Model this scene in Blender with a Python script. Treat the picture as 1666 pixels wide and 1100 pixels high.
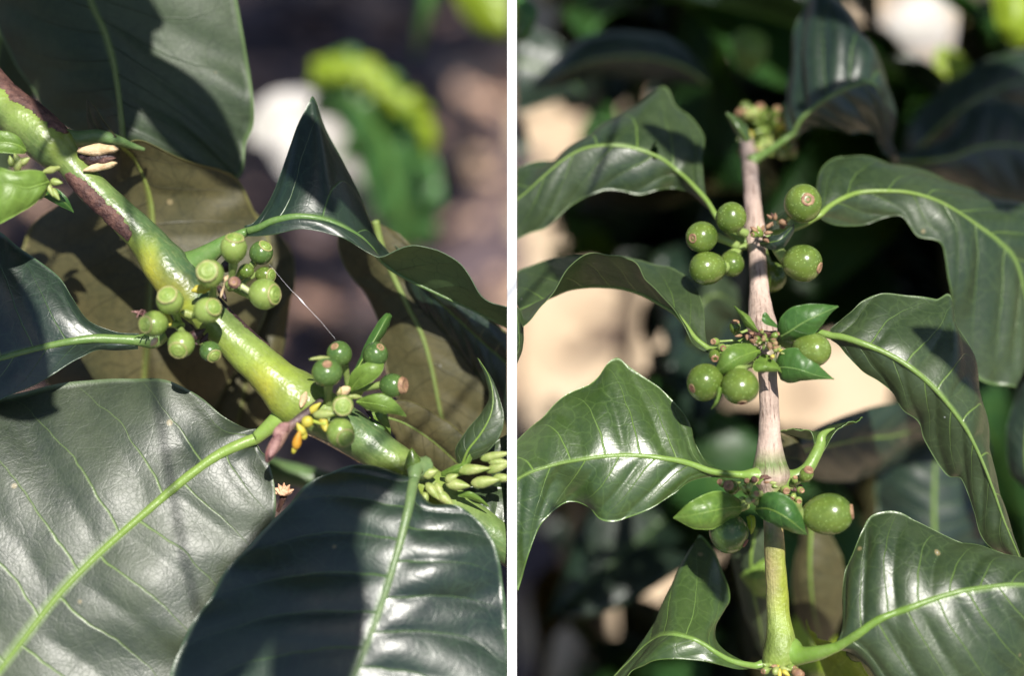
import bpy, bmesh, math, random
import numpy as np
from mathutils import Vector, Matrix, Euler
R = math.radians
rnd = random.Random(7)
sc = bpy.context.scene
for o in list(bpy.data.objects): bpy.data.objects.remove(o)

# ---------------------------------------------------------------- camera, sky, sun
PITCH = 40.0; CAMZ = 1.2; FOC = 0.45; FW = 0.28
CR = Euler((R(90-PITCH), 0, 0)).to_matrix()
cam_d = bpy.data.cameras.new("camera"); cam = bpy.data.objects.new("camera", cam_d)
sc.collection.objects.link(cam); cam.location = (0, 0, CAMZ); cam.rotation_euler = (R(90-PITCH), 0, 0)
cam_d.sensor_width = 36; cam_d.lens = 36*FOC/FW; cam_d.clip_start = 0.02; cam_d.clip_end = 300
cam_d.dof.use_dof = True; cam_d.dof.focus_distance = FOC; cam_d.dof.aperture_fstop = 3.9
sc.camera = cam
SUNC = Vector((0.15, 0.44, 0.89)).normalized()        # towards the sun, seen from the camera's frame
SUN = (CR @ SUNC).normalized()
w = bpy.data.worlds.new("World"); sc.world = w; w.use_nodes = True
wn = w.node_tree.nodes; wl = w.node_tree.links
sky = wn.new('ShaderNodeTexSky'); sky.sky_type = 'NISHITA'; sky.sun_disc = False
sky.sun_elevation = math.asin(SUN.z); sky.sun_rotation = math.atan2(SUN.x, SUN.y)
wl.new(sky.outputs[0], wn['Background'].inputs[0]); wn['Background'].inputs[1].default_value = 0.07
sd = bpy.data.lights.new("sun", 'SUN'); sun = bpy.data.objects.new("sun", sd); sc.collection.objects.link(sun)
sd.energy = 5.0; sd.angle = R(0.5); sd.color = (1, .955, .88)
sun.rotation_euler = SUN.to_track_quat('Z', 'Y').to_euler()
sc.view_settings.view_transform = 'Standard'; sc.view_settings.look = 'None'; sc.view_settings.exposure = 0.5; sc.view_settings.gamma = 1

def at(px, py, d):
    k = FW/FOC*d/1666
    return Vector((0, 0, CAMZ)) + CR @ Vector(((px-833)*k, (550-py)*k, -d))
def pxs(d): return FW/FOC*d/1666
def cdir(x, y, z): return (CR @ Vector((x, -y, z))).normalized()   # image right, image down, towards camera

# ---------------------------------------------------------------- materials
def newmat(name):
    m = bpy.data.materials.new(name); m.use_nodes = True
    nt = m.node_tree; nt.nodes.clear()
    out = nt.nodes.new('ShaderNodeOutputMaterial'); p = nt.nodes.new('ShaderNodeBsdfPrincipled')
    nt.links.new(p.outputs[0], out.inputs[0])
    return m, nt, p, out
class G:
    def __init__(s, nt): s.nt = nt
    def link(s, a, b): s.nt.links.new(a, b)
    def _set(s, inp, v):
        if hasattr(v, 'links') or hasattr(v, 'is_linked'): s.link(v, inp)
        else: inp.default_value = v
    def m(s, op, a, b=None, c=None, clamp=False):
        n = s.nt.nodes.new('ShaderNodeMath'); n.operation = op; n.use_clamp = clamp
        s._set(n.inputs[0], a)
        if b is not None: s._set(n.inputs[1], b)
        if c is not None: s._set(n.inputs[2], c)
        return n.outputs[0]
    def mix(s, f, a, b):
        n = s.nt.nodes.new('ShaderNodeMix'); n.data_type = 'RGBA'
        s._set(n.inputs[0], f); s._set(n.inputs[6], a if not isinstance(a, tuple) else (*a, 1)[:4]); s._set(n.inputs[7], b if not isinstance(b, tuple) else (*b, 1)[:4])
        return n.outputs[2]
    def noise(s, scale, detail=3, rough=.55, vec=None):
        n = s.nt.nodes.new('ShaderNodeTexNoise'); n.inputs['Scale'].default_value = scale
        n.inputs['Detail'].default_value = detail; n.inputs['Roughness'].default_value = rough
        if vec is None: vec = s.obj()
        s.link(vec, n.inputs['Vector']); return n.outputs[0]
    def obj(s):
        if not hasattr(s, '_o'): s._o = s.nt.nodes.new('ShaderNodeTexCoord')
        return s._o.outputs['Object']
    def vor(s, scale, feature='DISTANCE_TO_EDGE', vec=None):
        n = s.nt.nodes.new('ShaderNodeTexVoronoi'); n.feature = feature; n.inputs['Scale'].default_value = scale
        s.link(vec or s.obj(), n.inputs['Vector']); return n.outputs['Distance']
    def ramp(s, f, stops):
        n = s.nt.nodes.new('ShaderNodeValToRGB'); e = n.color_ramp.elements
        while len(e) < len(stops): e.new(.5)
        for i, (p, c) in enumerate(stops): e[i].position = p; e[i].color = (*c, 1) if len(c) == 3 else c
        s.link(f, n.inputs[0]); return n.outputs[0]
    def rng(s, f, a, b, c=0., d=1.):
        n = s.nt.nodes.new('ShaderNodeMapRange'); s.link(f, n.inputs[0])
        for i, v in enumerate((a, b, c, d)): n.inputs[i+1].default_value = v
        return n.outputs[0]
    def bump(s, h, dist, strength=1., nrm=None):
        n = s.nt.nodes.new('ShaderNodeBump'); n.inputs['Distance'].default_value = dist; n.inputs['Strength'].default_value = strength
        s.link(h, n.inputs['Height'])
        if nrm is not None: s.link(nrm, n.inputs['Normal'])
        return n.outputs[0]
    def attr(s, name):
        n = s.nt.nodes.new('ShaderNodeAttribute'); n.attribute_name = name; return n

def leaf_mat(name, c1, c2, vein, rough=.33, trans=.12, tcol=(.16, .3, .02), under=False, n=8, net=.35, dry=None, crinkle=1., patches=None, spec=.5):
    m, nt, p, out = newmat(name); g = G(nt)
    uv = nt.nodes.new('ShaderNodeUVMap'); uv.uv_map = 'leaf'
    sp = nt.nodes.new('ShaderNodeSeparateXYZ'); g.link(uv.outputs[0], sp.inputs[0])
    wob = g.noise(70, 2); wob2 = g.m('MULTIPLY', g.m('SUBTRACT', wob, .5), .035)
    u = g.m('ADD', sp.outputs[0], wob2); vv = g.m('MULTIPLY_ADD', sp.outputs[1], 2, -1)
    wv = g.m('ABSOLUTE', vv)
    side = g.m('GREATER_THAN', vv, 0)
    bend = g.m('ADD', g.m('MULTIPLY', wv, .13), g.m('MULTIPLY', g.m('POWER', wv, 3), .06))
    ph = g.m('ADD', g.m('MULTIPLY', g.m('SUBTRACT', u, bend), float(n)), g.m('MULTIPLY', side, .43))
    fr = g.m('FRACT', ph); dl = g.m('SUBTRACT', .5, g.m('ABSOLUTE', g.m('SUBTRACT', fr, .5)))
    vw = g.m('MULTIPLY_ADD', wv, -.022, .034)
    vm = g.m('SUBTRACT', 1, g.m('DIVIDE', dl, vw), clamp=True)
    vm = g.m('MULTIPLY', g.m('SMOOTH_MIN', vm, 1, .1), g.m('SUBTRACT', 1.12, wv), clamp=True)
    mid = g.rng(wv, .0, .045, 1, 0)
    vm2 = g.m('MAXIMUM', g.m('MULTIPLY', vm, .95), mid)
    warp = nt.nodes.new('ShaderNodeMixRGB'); warp.blend_type = 'ADD'; warp.inputs[0].default_value = .006
    nz = nt.nodes.new('ShaderNodeTexNoise'); nz.inputs['Scale'].default_value = 90
    g.link(g.obj(), nz.inputs['Vector']); g.link(g.obj(), warp.inputs[1]); g.link(nz.outputs['Color'], warp.inputs[2])
    ve = g.vor(170, vec=warp.outputs[0]); nete = g.rng(ve, 0, .05, 1, 0)
    ve2 = g.vor(700, vec=warp.outputs[0]); nete2 = g.rng(ve2, 0, .12, 1, 0)
    big = g.noise(38, 4, .6); fine = g.noise(600, 3, .6)
    base = g.mix(g.rng(big, .33, .67), c1, c2)
    base = g.mix(g.m('MULTIPLY', g.rng(fine, .4, .7), .25), base, tuple(min(1, x*1.6) for x in c2))
    if dry is not None:
        dn = g.noise(26, 5, .65); base = g.mix(g.rng(dn, .62, .70), base, dry)
    netc = tuple(x*.45 for x in c1) if under else tuple(x*1.7 for x in c2)
    base = g.mix(g.m('MULTIPLY', nete, net), base, netc)
    vc = nt.nodes.new('ShaderNodeTexVoronoi'); vc.feature = 'F1'; vc.inputs['Scale'].default_value = 150; g.link(g.obj(), vc.inputs['Vector'])
    sc_ = nt.nodes.new('ShaderNodeSeparateColor'); g.link(vc.outputs['Color'], sc_.inputs[0])
    spot = g.m('MULTIPLY', g.m('LESS_THAN', sc_.outputs[0], .07), g.rng(vc.outputs['Distance'], .10, .16, .7, 0))
    base = g.mix(spot, base, (.30, .24, .12))
    spot2 = g.m('MULTIPLY', g.m('GREATER_THAN', sc_.outputs[1], .9), g.rng(vc.outputs['Distance'], .02, .05, .7, 0))
    base = g.mix(spot2, base, (.5, .52, .5))
    if under: base = g.mix(g.m('MULTIPLY', vm, .7), base, tuple(x*.45 for x in c1)); base = g.mix(mid, base, vein)
    else: base = g.mix(vm2, base, vein)
    edge = g.rng(wv, .965, .992, 0, .8)  # pale leaf margin, brightened further as a painted lit rim
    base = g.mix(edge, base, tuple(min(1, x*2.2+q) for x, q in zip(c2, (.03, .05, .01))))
    g.link(base, p.inputs['Base Color'])
    rr = g.m('ADD', g.m('MULTIPLY', g.rng(big, .3, .7), .14), rough - .04)
    g.link(g.m('ADD', rr, g.m('MULTIPLY', nete2, .06)), p.inputs['Roughness'])
    p.inputs['Specular IOR Level'].default_value = spec
    h = g.m('ADD', g.m('MULTIPLY', g.noise(200, 3, .5), .45), g.m('MULTIPLY', g.noise(1300, 3, .6), .10*crinkle))
    h = g.m('ADD', h, g.m('MULTIPLY', vm, .35 if under else -.35))
    h = g.m('ADD', h, g.m('MULTIPLY', nete, -.05))
    h = g.m('ADD', h, g.m('MULTIPLY', nete2, -.018*crinkle))
    b = g.bump(h, .00055, .8); g.link(b, p.inputs['Normal'])
    tr = nt.nodes.new('ShaderNodeBsdfTranslucent'); g.link(g.mix(vm2, tcol, tuple(min(1, x*1.3) for x in tcol)), tr.inputs[0]); g.link(b, tr.inputs[1])
    mx = nt.nodes.new('ShaderNodeMixShader'); mx.inputs[0].default_value = trans
    g.link(p.outputs[0], mx.inputs[1]); g.link(tr.outputs[0], mx.inputs[2]); g.link(mx.outputs[0], out.inputs[0])
    return m
M = {}
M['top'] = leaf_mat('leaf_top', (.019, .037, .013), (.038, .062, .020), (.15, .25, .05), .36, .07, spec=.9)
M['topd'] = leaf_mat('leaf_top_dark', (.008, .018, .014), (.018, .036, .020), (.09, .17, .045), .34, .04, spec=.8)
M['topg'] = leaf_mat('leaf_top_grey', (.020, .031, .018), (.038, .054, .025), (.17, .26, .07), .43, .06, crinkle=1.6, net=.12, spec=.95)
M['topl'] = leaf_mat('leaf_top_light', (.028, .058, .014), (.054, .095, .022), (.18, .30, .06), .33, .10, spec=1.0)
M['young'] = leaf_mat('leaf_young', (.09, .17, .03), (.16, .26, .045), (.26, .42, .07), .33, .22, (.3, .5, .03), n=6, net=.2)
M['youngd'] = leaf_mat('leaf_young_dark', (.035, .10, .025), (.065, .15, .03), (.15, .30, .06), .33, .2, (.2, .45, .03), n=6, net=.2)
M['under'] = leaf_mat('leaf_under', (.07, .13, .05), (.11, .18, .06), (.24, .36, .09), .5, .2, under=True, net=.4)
M['underd'] = leaf_mat('leaf_under_shaded', (.026, .045, .022), (.048, .072, .032), (.15, .22, .05), .5, .15, under=True, net=.3)  # underside colour darkened to carry the shade on these leaves
M['underb'] = leaf_mat('leaf_under_brown_bounce', (.045, .048, .020), (.095, .082, .032), (.15, .17, .03), .5, .12, (.20, .17, .04), under=True, net=.4)  # underside browned for shade and light reflected from the soil
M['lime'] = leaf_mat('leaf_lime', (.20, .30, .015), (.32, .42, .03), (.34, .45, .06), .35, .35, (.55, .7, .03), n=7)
M['pale'] = leaf_mat('leaf_overexposed', (.40, .38, .35), (.66, .62, .60), (.55, .55, .45), .5, .1, (.7, .7, .6), n=7)  # overexposed white put into the leaf colour
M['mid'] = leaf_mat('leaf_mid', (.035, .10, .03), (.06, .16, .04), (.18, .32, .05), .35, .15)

def rib_mat():
    m, nt, p, out = newmat('midrib'); g = G(nt)
    a = g.attr('col'); n = g.noise(500, 3)
    g.link(g.mix(g.rng(n, .35, .7, 0, .3), a.outputs['Color'], (.24, .31, .12)), p.inputs['Base Color'])
    p.inputs['Roughness'].default_value = .38; p.inputs['Subsurface Weight'].default_value = .12
    p.inputs['Subsurface Radius'].default_value = (.002, .003, .001)
    g.link(g.bump(g.noise(900, 3), .0002, .7), p.inputs['Normal']); return m
M['rib'] = rib_mat()
def stem_mat(name='stem_skin', barkish=False):
    m, nt, p, out = newmat(name); g = G(nt)
    a = g.attr('col'); n = g.noise(120, 5, .65); n2 = g.noise(600, 3)
    tc = nt.nodes.new('ShaderNodeUVMap'); tc.uv_map = 'leaf'
    mp = nt.nodes.new('ShaderNodeMapping'); mp.inputs['Scale'].default_value = (14, 26, 1) if barkish else (30, 40, 1)
    g.link(tc.outputs[0], mp.inputs[0])
    st = g.noise(1.0, 5, .7, mp.outputs[0])
    hs = nt.nodes.new('ShaderNodeHueSaturation'); g.link(a.outputs['Color'], hs.inputs['Color'])
    g.link(g.rng(n, .3, .7, .62, 1.3), hs.inputs['Value'])
    c = hs.outputs[0]
    if barkish:
        c = g.mix(g.m('MULTIPLY', g.rng(st, .56, .62, 0, .7), g.attr('bark').outputs['Fac']), c, (.10, .05, .035))
        c = g.mix(g.m('MULTIPLY', g.rng(st, .45, .35, 0, .6), g.attr('bark').outputs['Fac']), c, (.62, .50, .42))
    else:
        c = g.mix(g.rng(st, .50, .68, 0, .4), c, (.26, .30, .12)); c = g.mix(g.rng(g.vor(1000, 'F1'), .1, .25, .35, 0), c, (.05, .08, .02))
    g.link(c, p.inputs['Base Color'])
    v = g.vor(900, 'F1')
    h = g.m('ADD', g.m('MULTIPLY', v, .5), g.m('MULTIPLY', n2, .5)); h = g.m('ADD', h, g.m('MULTIPLY', st, 1.2 if barkish else .4))
    g.link(g.bump(h, .00035, .8 if barkish else .45), p.inputs['Normal'])
    if barkish: g.link(g.m('MULTIPLY_ADD', g.attr('bark').outputs['Fac'], .35, .38), p.inputs['Roughness'])
    else: p.inputs['Roughness'].default_value = .33
    return m
M['stem'] = stem_mat(); M['wstem'] = stem_mat('woody_stem', True)
def simple(name, c1, c2, rough=.5, scale=300, bd=.0003, sss=0., spec=.5, spots=None):
    m, nt, p, out = newmat(name); g = G(nt)
    n = g.noise(scale, 4, .6); c = g.mix(g.rng(n, .35, .65), c1, c2)
    if spots: c = g.mix(g.rng(g.vor(scale*9, 'F1'), .15, .3, .55, 0), c, spots); c = g.mix(g.rng(g.noise(scale*.8, 6, .75), .60, .68, 0, .5), c, tuple(x*.9 for x in spots))
    g.link(c, p.inputs['Base Color']); p.inputs['Roughness'].default_value = rough
    p.inputs['Specular IOR Level'].default_value = spec
    if sss: p.inputs['Subsurface Weight'].default_value = sss; p.inputs['Subsurface Radius'].default_value = (.0015, .003, .0006); p.inputs['Subsurface Scale'].default_value = 1
    if bd: g.link(g.bump(g.noise(scale*3, 4, .6), bd, .7), p.inputs['Normal'])
    return m
M['berry'] = simple('berry_green', (.075, .125, .020), (.145, .205, .038), .24, 110, .00012, .15, spots=(.28, .40, .12))
M['berryL'] = simple('berry_light', (.15, .23, .045), (.25, .33, .085), .27, 110, .00012, .15, spots=(.36, .5, .15))
M['berryd'] = simple('berry_deep', (.05, .105, .028), (.095, .165, .038), .24, 110, .00012, .1, spots=(.2, .3, .1))
M['calyx'] = simple('calyx_pale', (.30, .30, .10), (.44, .38, .18), .45, 500, .0002, .1)
M['calyxg'] = simple('calyx_green', (.17, .27, .05), (.28, .36, .09), .4, 500, .0001, .1)
M['scar'] = simple('calyx_scar', (.20, .12, .06), (.34, .23, .12), .7, 700, .0004)
M['scard'] = simple('calyx_scar_dark', (.14, .05, .035), (.30, .13, .09), .7, 900, .0005)
M['scarp'] = simple('calyx_scar_pink', (.20, .10, .06), (.38, .24, .13), .6, 700, .0003)
M['bud'] = simple('bud_green', (.22, .29, .07), (.36, .40, .14), .4, 350, .0003, .15)
M['yellow'] = simple('bud_yellow', (.42, .38, .04), (.55, .48, .08), .45, 300, .0003, .15)
M['orange'] = simple('bud_orange', (.50, .22, .02), (.60, .34, .04), .45, 300, .0003)
M['tan'] = simple('dry_tan', (.55, .38, .20), (.72, .55, .34), .55, 400, .0004)
M['black'] = simple('dry_black', (.02, .012, .014), (.07, .035, .035), .45, 400, .0006)
M['bark'] = simple('dry_bark', (.045, .020, .020), (.17, .085, .065), .55, 420, .0009)
M['pink'] = simple('twig_pink', (.20, .09, .09), (.40, .23, .20), .55, 350, .0005)
M['flower'] = simple('dried_flower', (.62, .36, .22), (.75, .5, .33), .7, 500, .0004)
M['white'] = simple('gap_white', (.88, .88, .88), (.90, .90, .90), .6, 60, 0)
M['silk'] = simple('silk', (.8, .8, .85), (.9, .9, .9), .3, 60, 0)

# ---------------------------------------------------------------- helpers
def tag(o, label=None, cat=None, group=None, kind=None):
    if label: o['label'] = label
    if cat: o['category'] = cat
    if group: o['group'] = group
    if kind: o['kind'] = kind
    return o
def thing(name, loc, label, cat, group=None):
    o = bpy.data.objects.new(name, None); sc.collection.objects.link(o); o.location = loc
    o.empty_display_size = .01
    return tag(o, label, cat, group)
XL = {}
def link(name, me, parent=None, label=None):
    o = bpy.data.objects.new(name, me); sc.collection.objects.link(o)
    if parent is not None:
        o.parent = parent
        p = parent; off = Vector((0, 0, 0))
        while p is not None: off += p.location; p = p.parent
        o.location = -off
    if label: o['label'] = label
    return o
CLIPX = .00131
def finish(bm, name, mats, parent, side=0, label=None, smooth=True, kindlab=None):
    if side:
        geom = bm.verts[:]+bm.edges[:]+bm.faces[:]
        s = -1 if side < 0 else 1
        bmesh.ops.bisect_plane(bm, geom=geom, plane_co=(s*CLIPX, 0, 0), plane_no=(-s, 0, 0), clear_outer=True)
    me = bpy.data.meshes.new(name); bm.to_mesh(me); bm.free()
    for mt in mats: me.materials.append(mt)
    if smooth:
        for p in me.polygons: p.use_smooth = True
    return link(name, me, parent, label)
def crom(P, n):
    """Catmull-Rom through rows of P (k x c) sampled n times, evenly by index."""
    P = np.array(P, float); k = len(P)
    t = np.linspace(0, k-1, n); i = np.clip(t.astype(int), 0, k-2); f = (t-i)[:, None]
    Pm = np.vstack([2*P[0]-P[1], P, 2*P[-1]-P[-2]])
    a, b, c, d = Pm[i], Pm[i+1], Pm[i+2], Pm[i+3]
    return .5*((2*b)+(-a+c)*f+(2*a-5*b+4*c-d)*f*f+(-a+3*b-3*c+d)*f**3)
def tube_bm(P, rad, cols=None, segs=14, bark=None, flat=1., cap=True, lump=0., seed=0):
    """P n x 3 numpy, rad n; cols: n x 2 x 3 colours for the left / right flank"""
    bm = bmesh.new(); cl = bm.verts.layers.float_color.new('col'); bl = bm.verts.layers.float.new('bark')
    uvl = bm.loops.layers.uv.new('leaf')
    n = len(P); T = np.gradient(P, axis=0); T /= np.linalg.norm(T, axis=1)[:, None]+1e-12
    view = np.array(CR @ Vector((0, 0, 1)))
    rings = []; L = np.concatenate([[0], np.cumsum(np.linalg.norm(np.diff(P, axis=0), axis=1))])
    rs = np.random.RandomState(seed+int(abs(P[0][0])*1e5) % 1000)
    ph = rs.rand(6)*6.28
    up = view.copy()
    for i in range(n):
        s = np.cross(T[i], up); ns = np.linalg.norm(s)
        if ns < .2: s = np.cross(T[i], np.array([.3, .9, .1])); ns = np.linalg.norm(s)
        s /= ns; nn = np.cross(s, T[i])
        ring = []
        for j in range(segs):
            a = 2*math.pi*j/segs
            r = rad[i]*(1+lump*(math.sin(2*a+ph[0]+L[i]*300)*.5+math.sin(3*a+ph[1]-L[i]*500)*.3+math.sin(L[i]*900+ph[2])*.3))
            dv = s*math.cos(a)+nn*math.sin(a)*flat
            v = bm.verts.new(P[i]+dv*r)
            if cols is not None:
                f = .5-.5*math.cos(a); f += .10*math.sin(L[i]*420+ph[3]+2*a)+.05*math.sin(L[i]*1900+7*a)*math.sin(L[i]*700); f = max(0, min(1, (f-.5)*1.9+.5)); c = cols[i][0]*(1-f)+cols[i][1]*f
                v[cl] = (c[0], c[1], c[2], 1)
            else: v[cl] = (.2, .32, .06, 1)
            v[bl] = bark[i] if bark is not None else 0
            ring.append(v)
        rings.append(ring)
    for i in range(n-1):
        for j in range(segs):
            k = (j+1) % segs
            f = bm.faces.new((rings[i][j], rings[i][k], rings[i+1][k], rings[i+1][j]))
            uu = ((i, j), (i, j+1), (i+1, j+1), (i+1, j))
            for lp, (a, b) in zip(f.loops, uu): lp[uvl].uv = (L[a]*10, b/segs)
    if cap:
        for r_, q in ((rings[0], 0), (rings[-1], -1)):
            c = bm.verts.new(P[q]+T[q]*(rad[q]*.35*(-1 if q == 0 else 1))); c[cl] = r_[0][cl]; c[bl] = r_[0][bl]
            for j in range(segs):
                k = (j+1) % segs
                vs = (r_[j], c, r_[k]) if q == 0 else (r_[j], r_[k], c)
                bm.faces.new(vs)
    bmesh.ops.recalc_face_normals(bm, faces=bm.faces[:])
    return bm
def pts3(rows): return np.array([list(at(*r[:3])) for r in rows])
YG = (.20, .33, .045)
def tube(name, rows, parent, mat='rib', col=YG, side=0, n=None, segs=12, label=None, lump=.03, flat=1.):
    """rows: (px,py,d,r_px)"""
    P = pts3(rows); rr = np.array([r[3]*pxs(r[2]) for r in rows])
    n = n or 7*len(rows); Q = crom(np.column_stack([P, rr]), n)
    cols = np.zeros((n, 2, 3)); cols[:] = np.array(col)
    bm = tube_bm(Q[:, :3], np.maximum(Q[:, 3], 1e-5), cols, segs, None, flat, True, lump)
    return finish(bm, name, [M[mat]], parent, side, label)

def leaf(parent, L, Mi, Rr, top='top', under='under', face=1, bulge=.10, quilt=.016, wave=.016, pet=None, rib=4., side=0, nu=90, nv=34,
         label=None, oref=None, ribcol=YG, nvein=8, name='leaf', ribmat='rib', thick=.00022, waven=5, und=.045, hole=None):
    """L, Mi, Rr: equal lists of (px,py,d) from leaf base to tip. face=+1: upper surface turned to the camera, -1: underside"""
    A = pts3(L); B = pts3(Mi); C = pts3(Rr)
    S = crom(np.hstack([A, B, C]), nu); A, B, C = S[:, :3], S[:, 3:6], S[:, 6:]
    v = np.linspace(-1, 1, nv+1 if nv % 2 == 0 else nv)
    ln = np.concatenate([[0], np.cumsum(np.linalg.norm(np.diff(B, axis=0), axis=1))]); u = ln/ln[-1]; Ltot = ln[-1]
    wv = np.abs(v)
    E = np.where((v < 0)[None, :, None], A[:, None, :], C[:, None, :])
    g = B[:, None, :]+(E-B[:, None, :])*wv[None, :, None]
    du = np.gradient(g, axis=0); dv = np.gradient(g, axis=1); N = np.cross(du, dv)
    N /= np.linalg.norm(N, axis=2)[:, :, None]+1e-12
    # smooth normals so the fold at the midrib is handled softly
    view = np.array(CR @ Vector((0, 0, 1)))
    if oref is None: s = np.sign((N @ view).mean())
    else: s = np.sign((N @ view)[int(oref[0]*(nu-1)), int((oref[1]*.5+.5)*(len(v)-1))])
    s = (s or 1)*face; N = N*s
    K = np.ones((nu, len(v)))
    W = np.linalg.norm(E-B[:, None, :], axis=2)
    ph = nvein*(u[:, None]-.13*wv[None, :]-.06*wv[None, :]**3)+.43*(v > 0)[None, :]
    hump = np.abs(np.sin(math.pi*ph))**.7-.6
    off = bulge*4*wv*(1-wv)*W+quilt*hump*np.minimum(1, 6*wv)*(1-.5*wv**3)*np.minimum(W*1.5, .03)*1.0
    rs = np.random.RandomState(int(abs(B[3].sum())*1e4) % 9999); p0 = rs.rand(4)*6.28
    Wm = W.mean()
    off = off+und*Wm*np.minimum(1, 2.5*wv)[None, :]*(np.sin(6.28*(1.6*u[:, None]+.35*v[None, :])+p0[2])*.6+np.sin(6.28*(2.9*u[:, None]-.5*v[None, :])+p0[3])*.4)
    if wave: off = off+wave*W*wv**2*(np.sin(2*math.pi*waven*u[:, None]+p0[0]+(v > 0)[None, :]*1.7)+.5*np.sin(2*math.pi*waven*1.7*u[:, None]+p0[1]))
    g = g+N*off[:, :, None]
    du = np.gradient(g, axis=0); dv = np.gradient(g, axis=1); N2 = np.cross(du, dv)*s; N2 /= np.linalg.norm(N2, axis=2)[:, :, None]+1e-12
    bm = bmesh.new(); uvl = bm.loops.layers.uv.new('leaf')
    nn = len(v)
    T = [[bm.verts.new(g[i, j]) for j in range(nn)] for i in range(nu)]
    D = [[bm.verts.new(g[i, j]-N2[i, j]*thick) for j in range(nn)] for i in range(nu)]
    def face_(vs, uvs, mi):
        if hole:
            c_ = CR.transposed() @ (sum((q.co for q in vs), Vector())/len(vs)-Vector((0, 0, CAMZ))); kk = FW/FOC*(-c_.z)/1666
            if ((833+c_.x/kk-hole[0])/hole[2])**2+((550-c_.y/kk-hole[1])/hole[3])**2 < 1: return
        try: f = bm.faces.new(vs)
        except ValueError: return
        f.material_index = mi
        for lp, q in zip(f.loops, uvs): lp[uvl].uv = q
    U = lambda i, j: (u[i], v[j]*.5+.5)
    for i in range(nu-1):
        for j in range(nn-1):
            ids = [(i, j), (i+1, j), (i+1, j+1), (i, j+1)]
            if s < 0: pass
            a = ids if s > 0 else ids[::-1]
            face_([T[x][y] for x, y in a], [U(*q) for q in a], 0)
            a = a[::-1]
            face_([D[x][y] for x, y in a], [U(*q) for q in a], 1)
    for i in range(nu-1):
        for j in (0, nn-1):
            a = [(T, i, j), (D, i, j), (D, i+1, j), (T, i+1, j)]
            if (j == 0) != (s > 0): a = a[::-1]
            a = a[::-1]
            face_([q[0][q[1]][q[2]] for q in a], [U(q[1], q[2]) for q in a], 0)
    o = finish(bm, name, [M[top], M[under]], parent, side, label)
    if rib:
        Pm = g[:, nn//2, :] - N2[:, nn//2, :]*(rib*pxs(.45)*np.clip(.25+.35*u, 0, .6)*(1-.8*u**.8))[:, None]
        rm = rib*pxs(.45)
        r = rm*(1-.8*u**.8); Q = [list(x) for x in Pm]; rr = list(r)
        if pet:
            PP = pts3(pet+[Mi[0]]); rp = [q[3]*pxs(q[2]) for q in pet]+[rm]
            S2 = crom(np.column_stack([PP, rp]), 8*len(pet)+2)[:-1]
            Q = [list(x[:3]) for x in S2]+Q[1:]; rr = [x[3] for x in S2]+rr[1:]
        Q = np.array(Q); n = len(Q)
        cols = np.zeros((n, 2, 3)); q_ = np.clip(np.linspace(0, 1, n)[:, None, None], 0, 1); cols[:] = np.array(ribcol)*.82*(1-.45*q_)+np.array((.06, .10, .04))*.45*q_
        bm = tube_bm(Q, np.array(rr), cols, 12, None, 1., True, .05)
        finish(bm, 'midrib', [M[ribmat]], o, side)
    return o

def lathe(profile, axis, origin, segs=22, jit=0., seed=0):
    """profile rows (t along axis, radius)"""
    axis = axis.normalized(); a = axis.orthogonal().normalized(); b = axis.cross(a)
    bm = bmesh.new(); rings = []; r0 = random.Random(seed)
    for t, r in profile:
        if r < 1e-7: rings.append([bm.verts.new(origin+axis*t)]); continue
        rings.append([bm.verts.new(origin+axis*t+(a*math.cos(2*math.pi*k/segs)+b*math.sin(2*math.pi*k/segs))*r*(1+jit*(r0.random()-.5))) for k in range(segs)])
    for x, y in zip(rings, rings[1:]):
        for k in range(segs):
            k2 = (k+1) % segs
            if len(x) == 1 and len(y) == 1: continue
            if len(x) == 1: bm.faces.new((x[0], y[k], y[k2]))
            elif len(y) == 1: bm.faces.new((x[k], y[0], x[k2]))
            else: bm.faces.new((x[k], y[k], y[k2], x[k2]))
    bmesh.ops.recalc_face_normals(bm, faces=bm.faces[:])
    return bm
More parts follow.
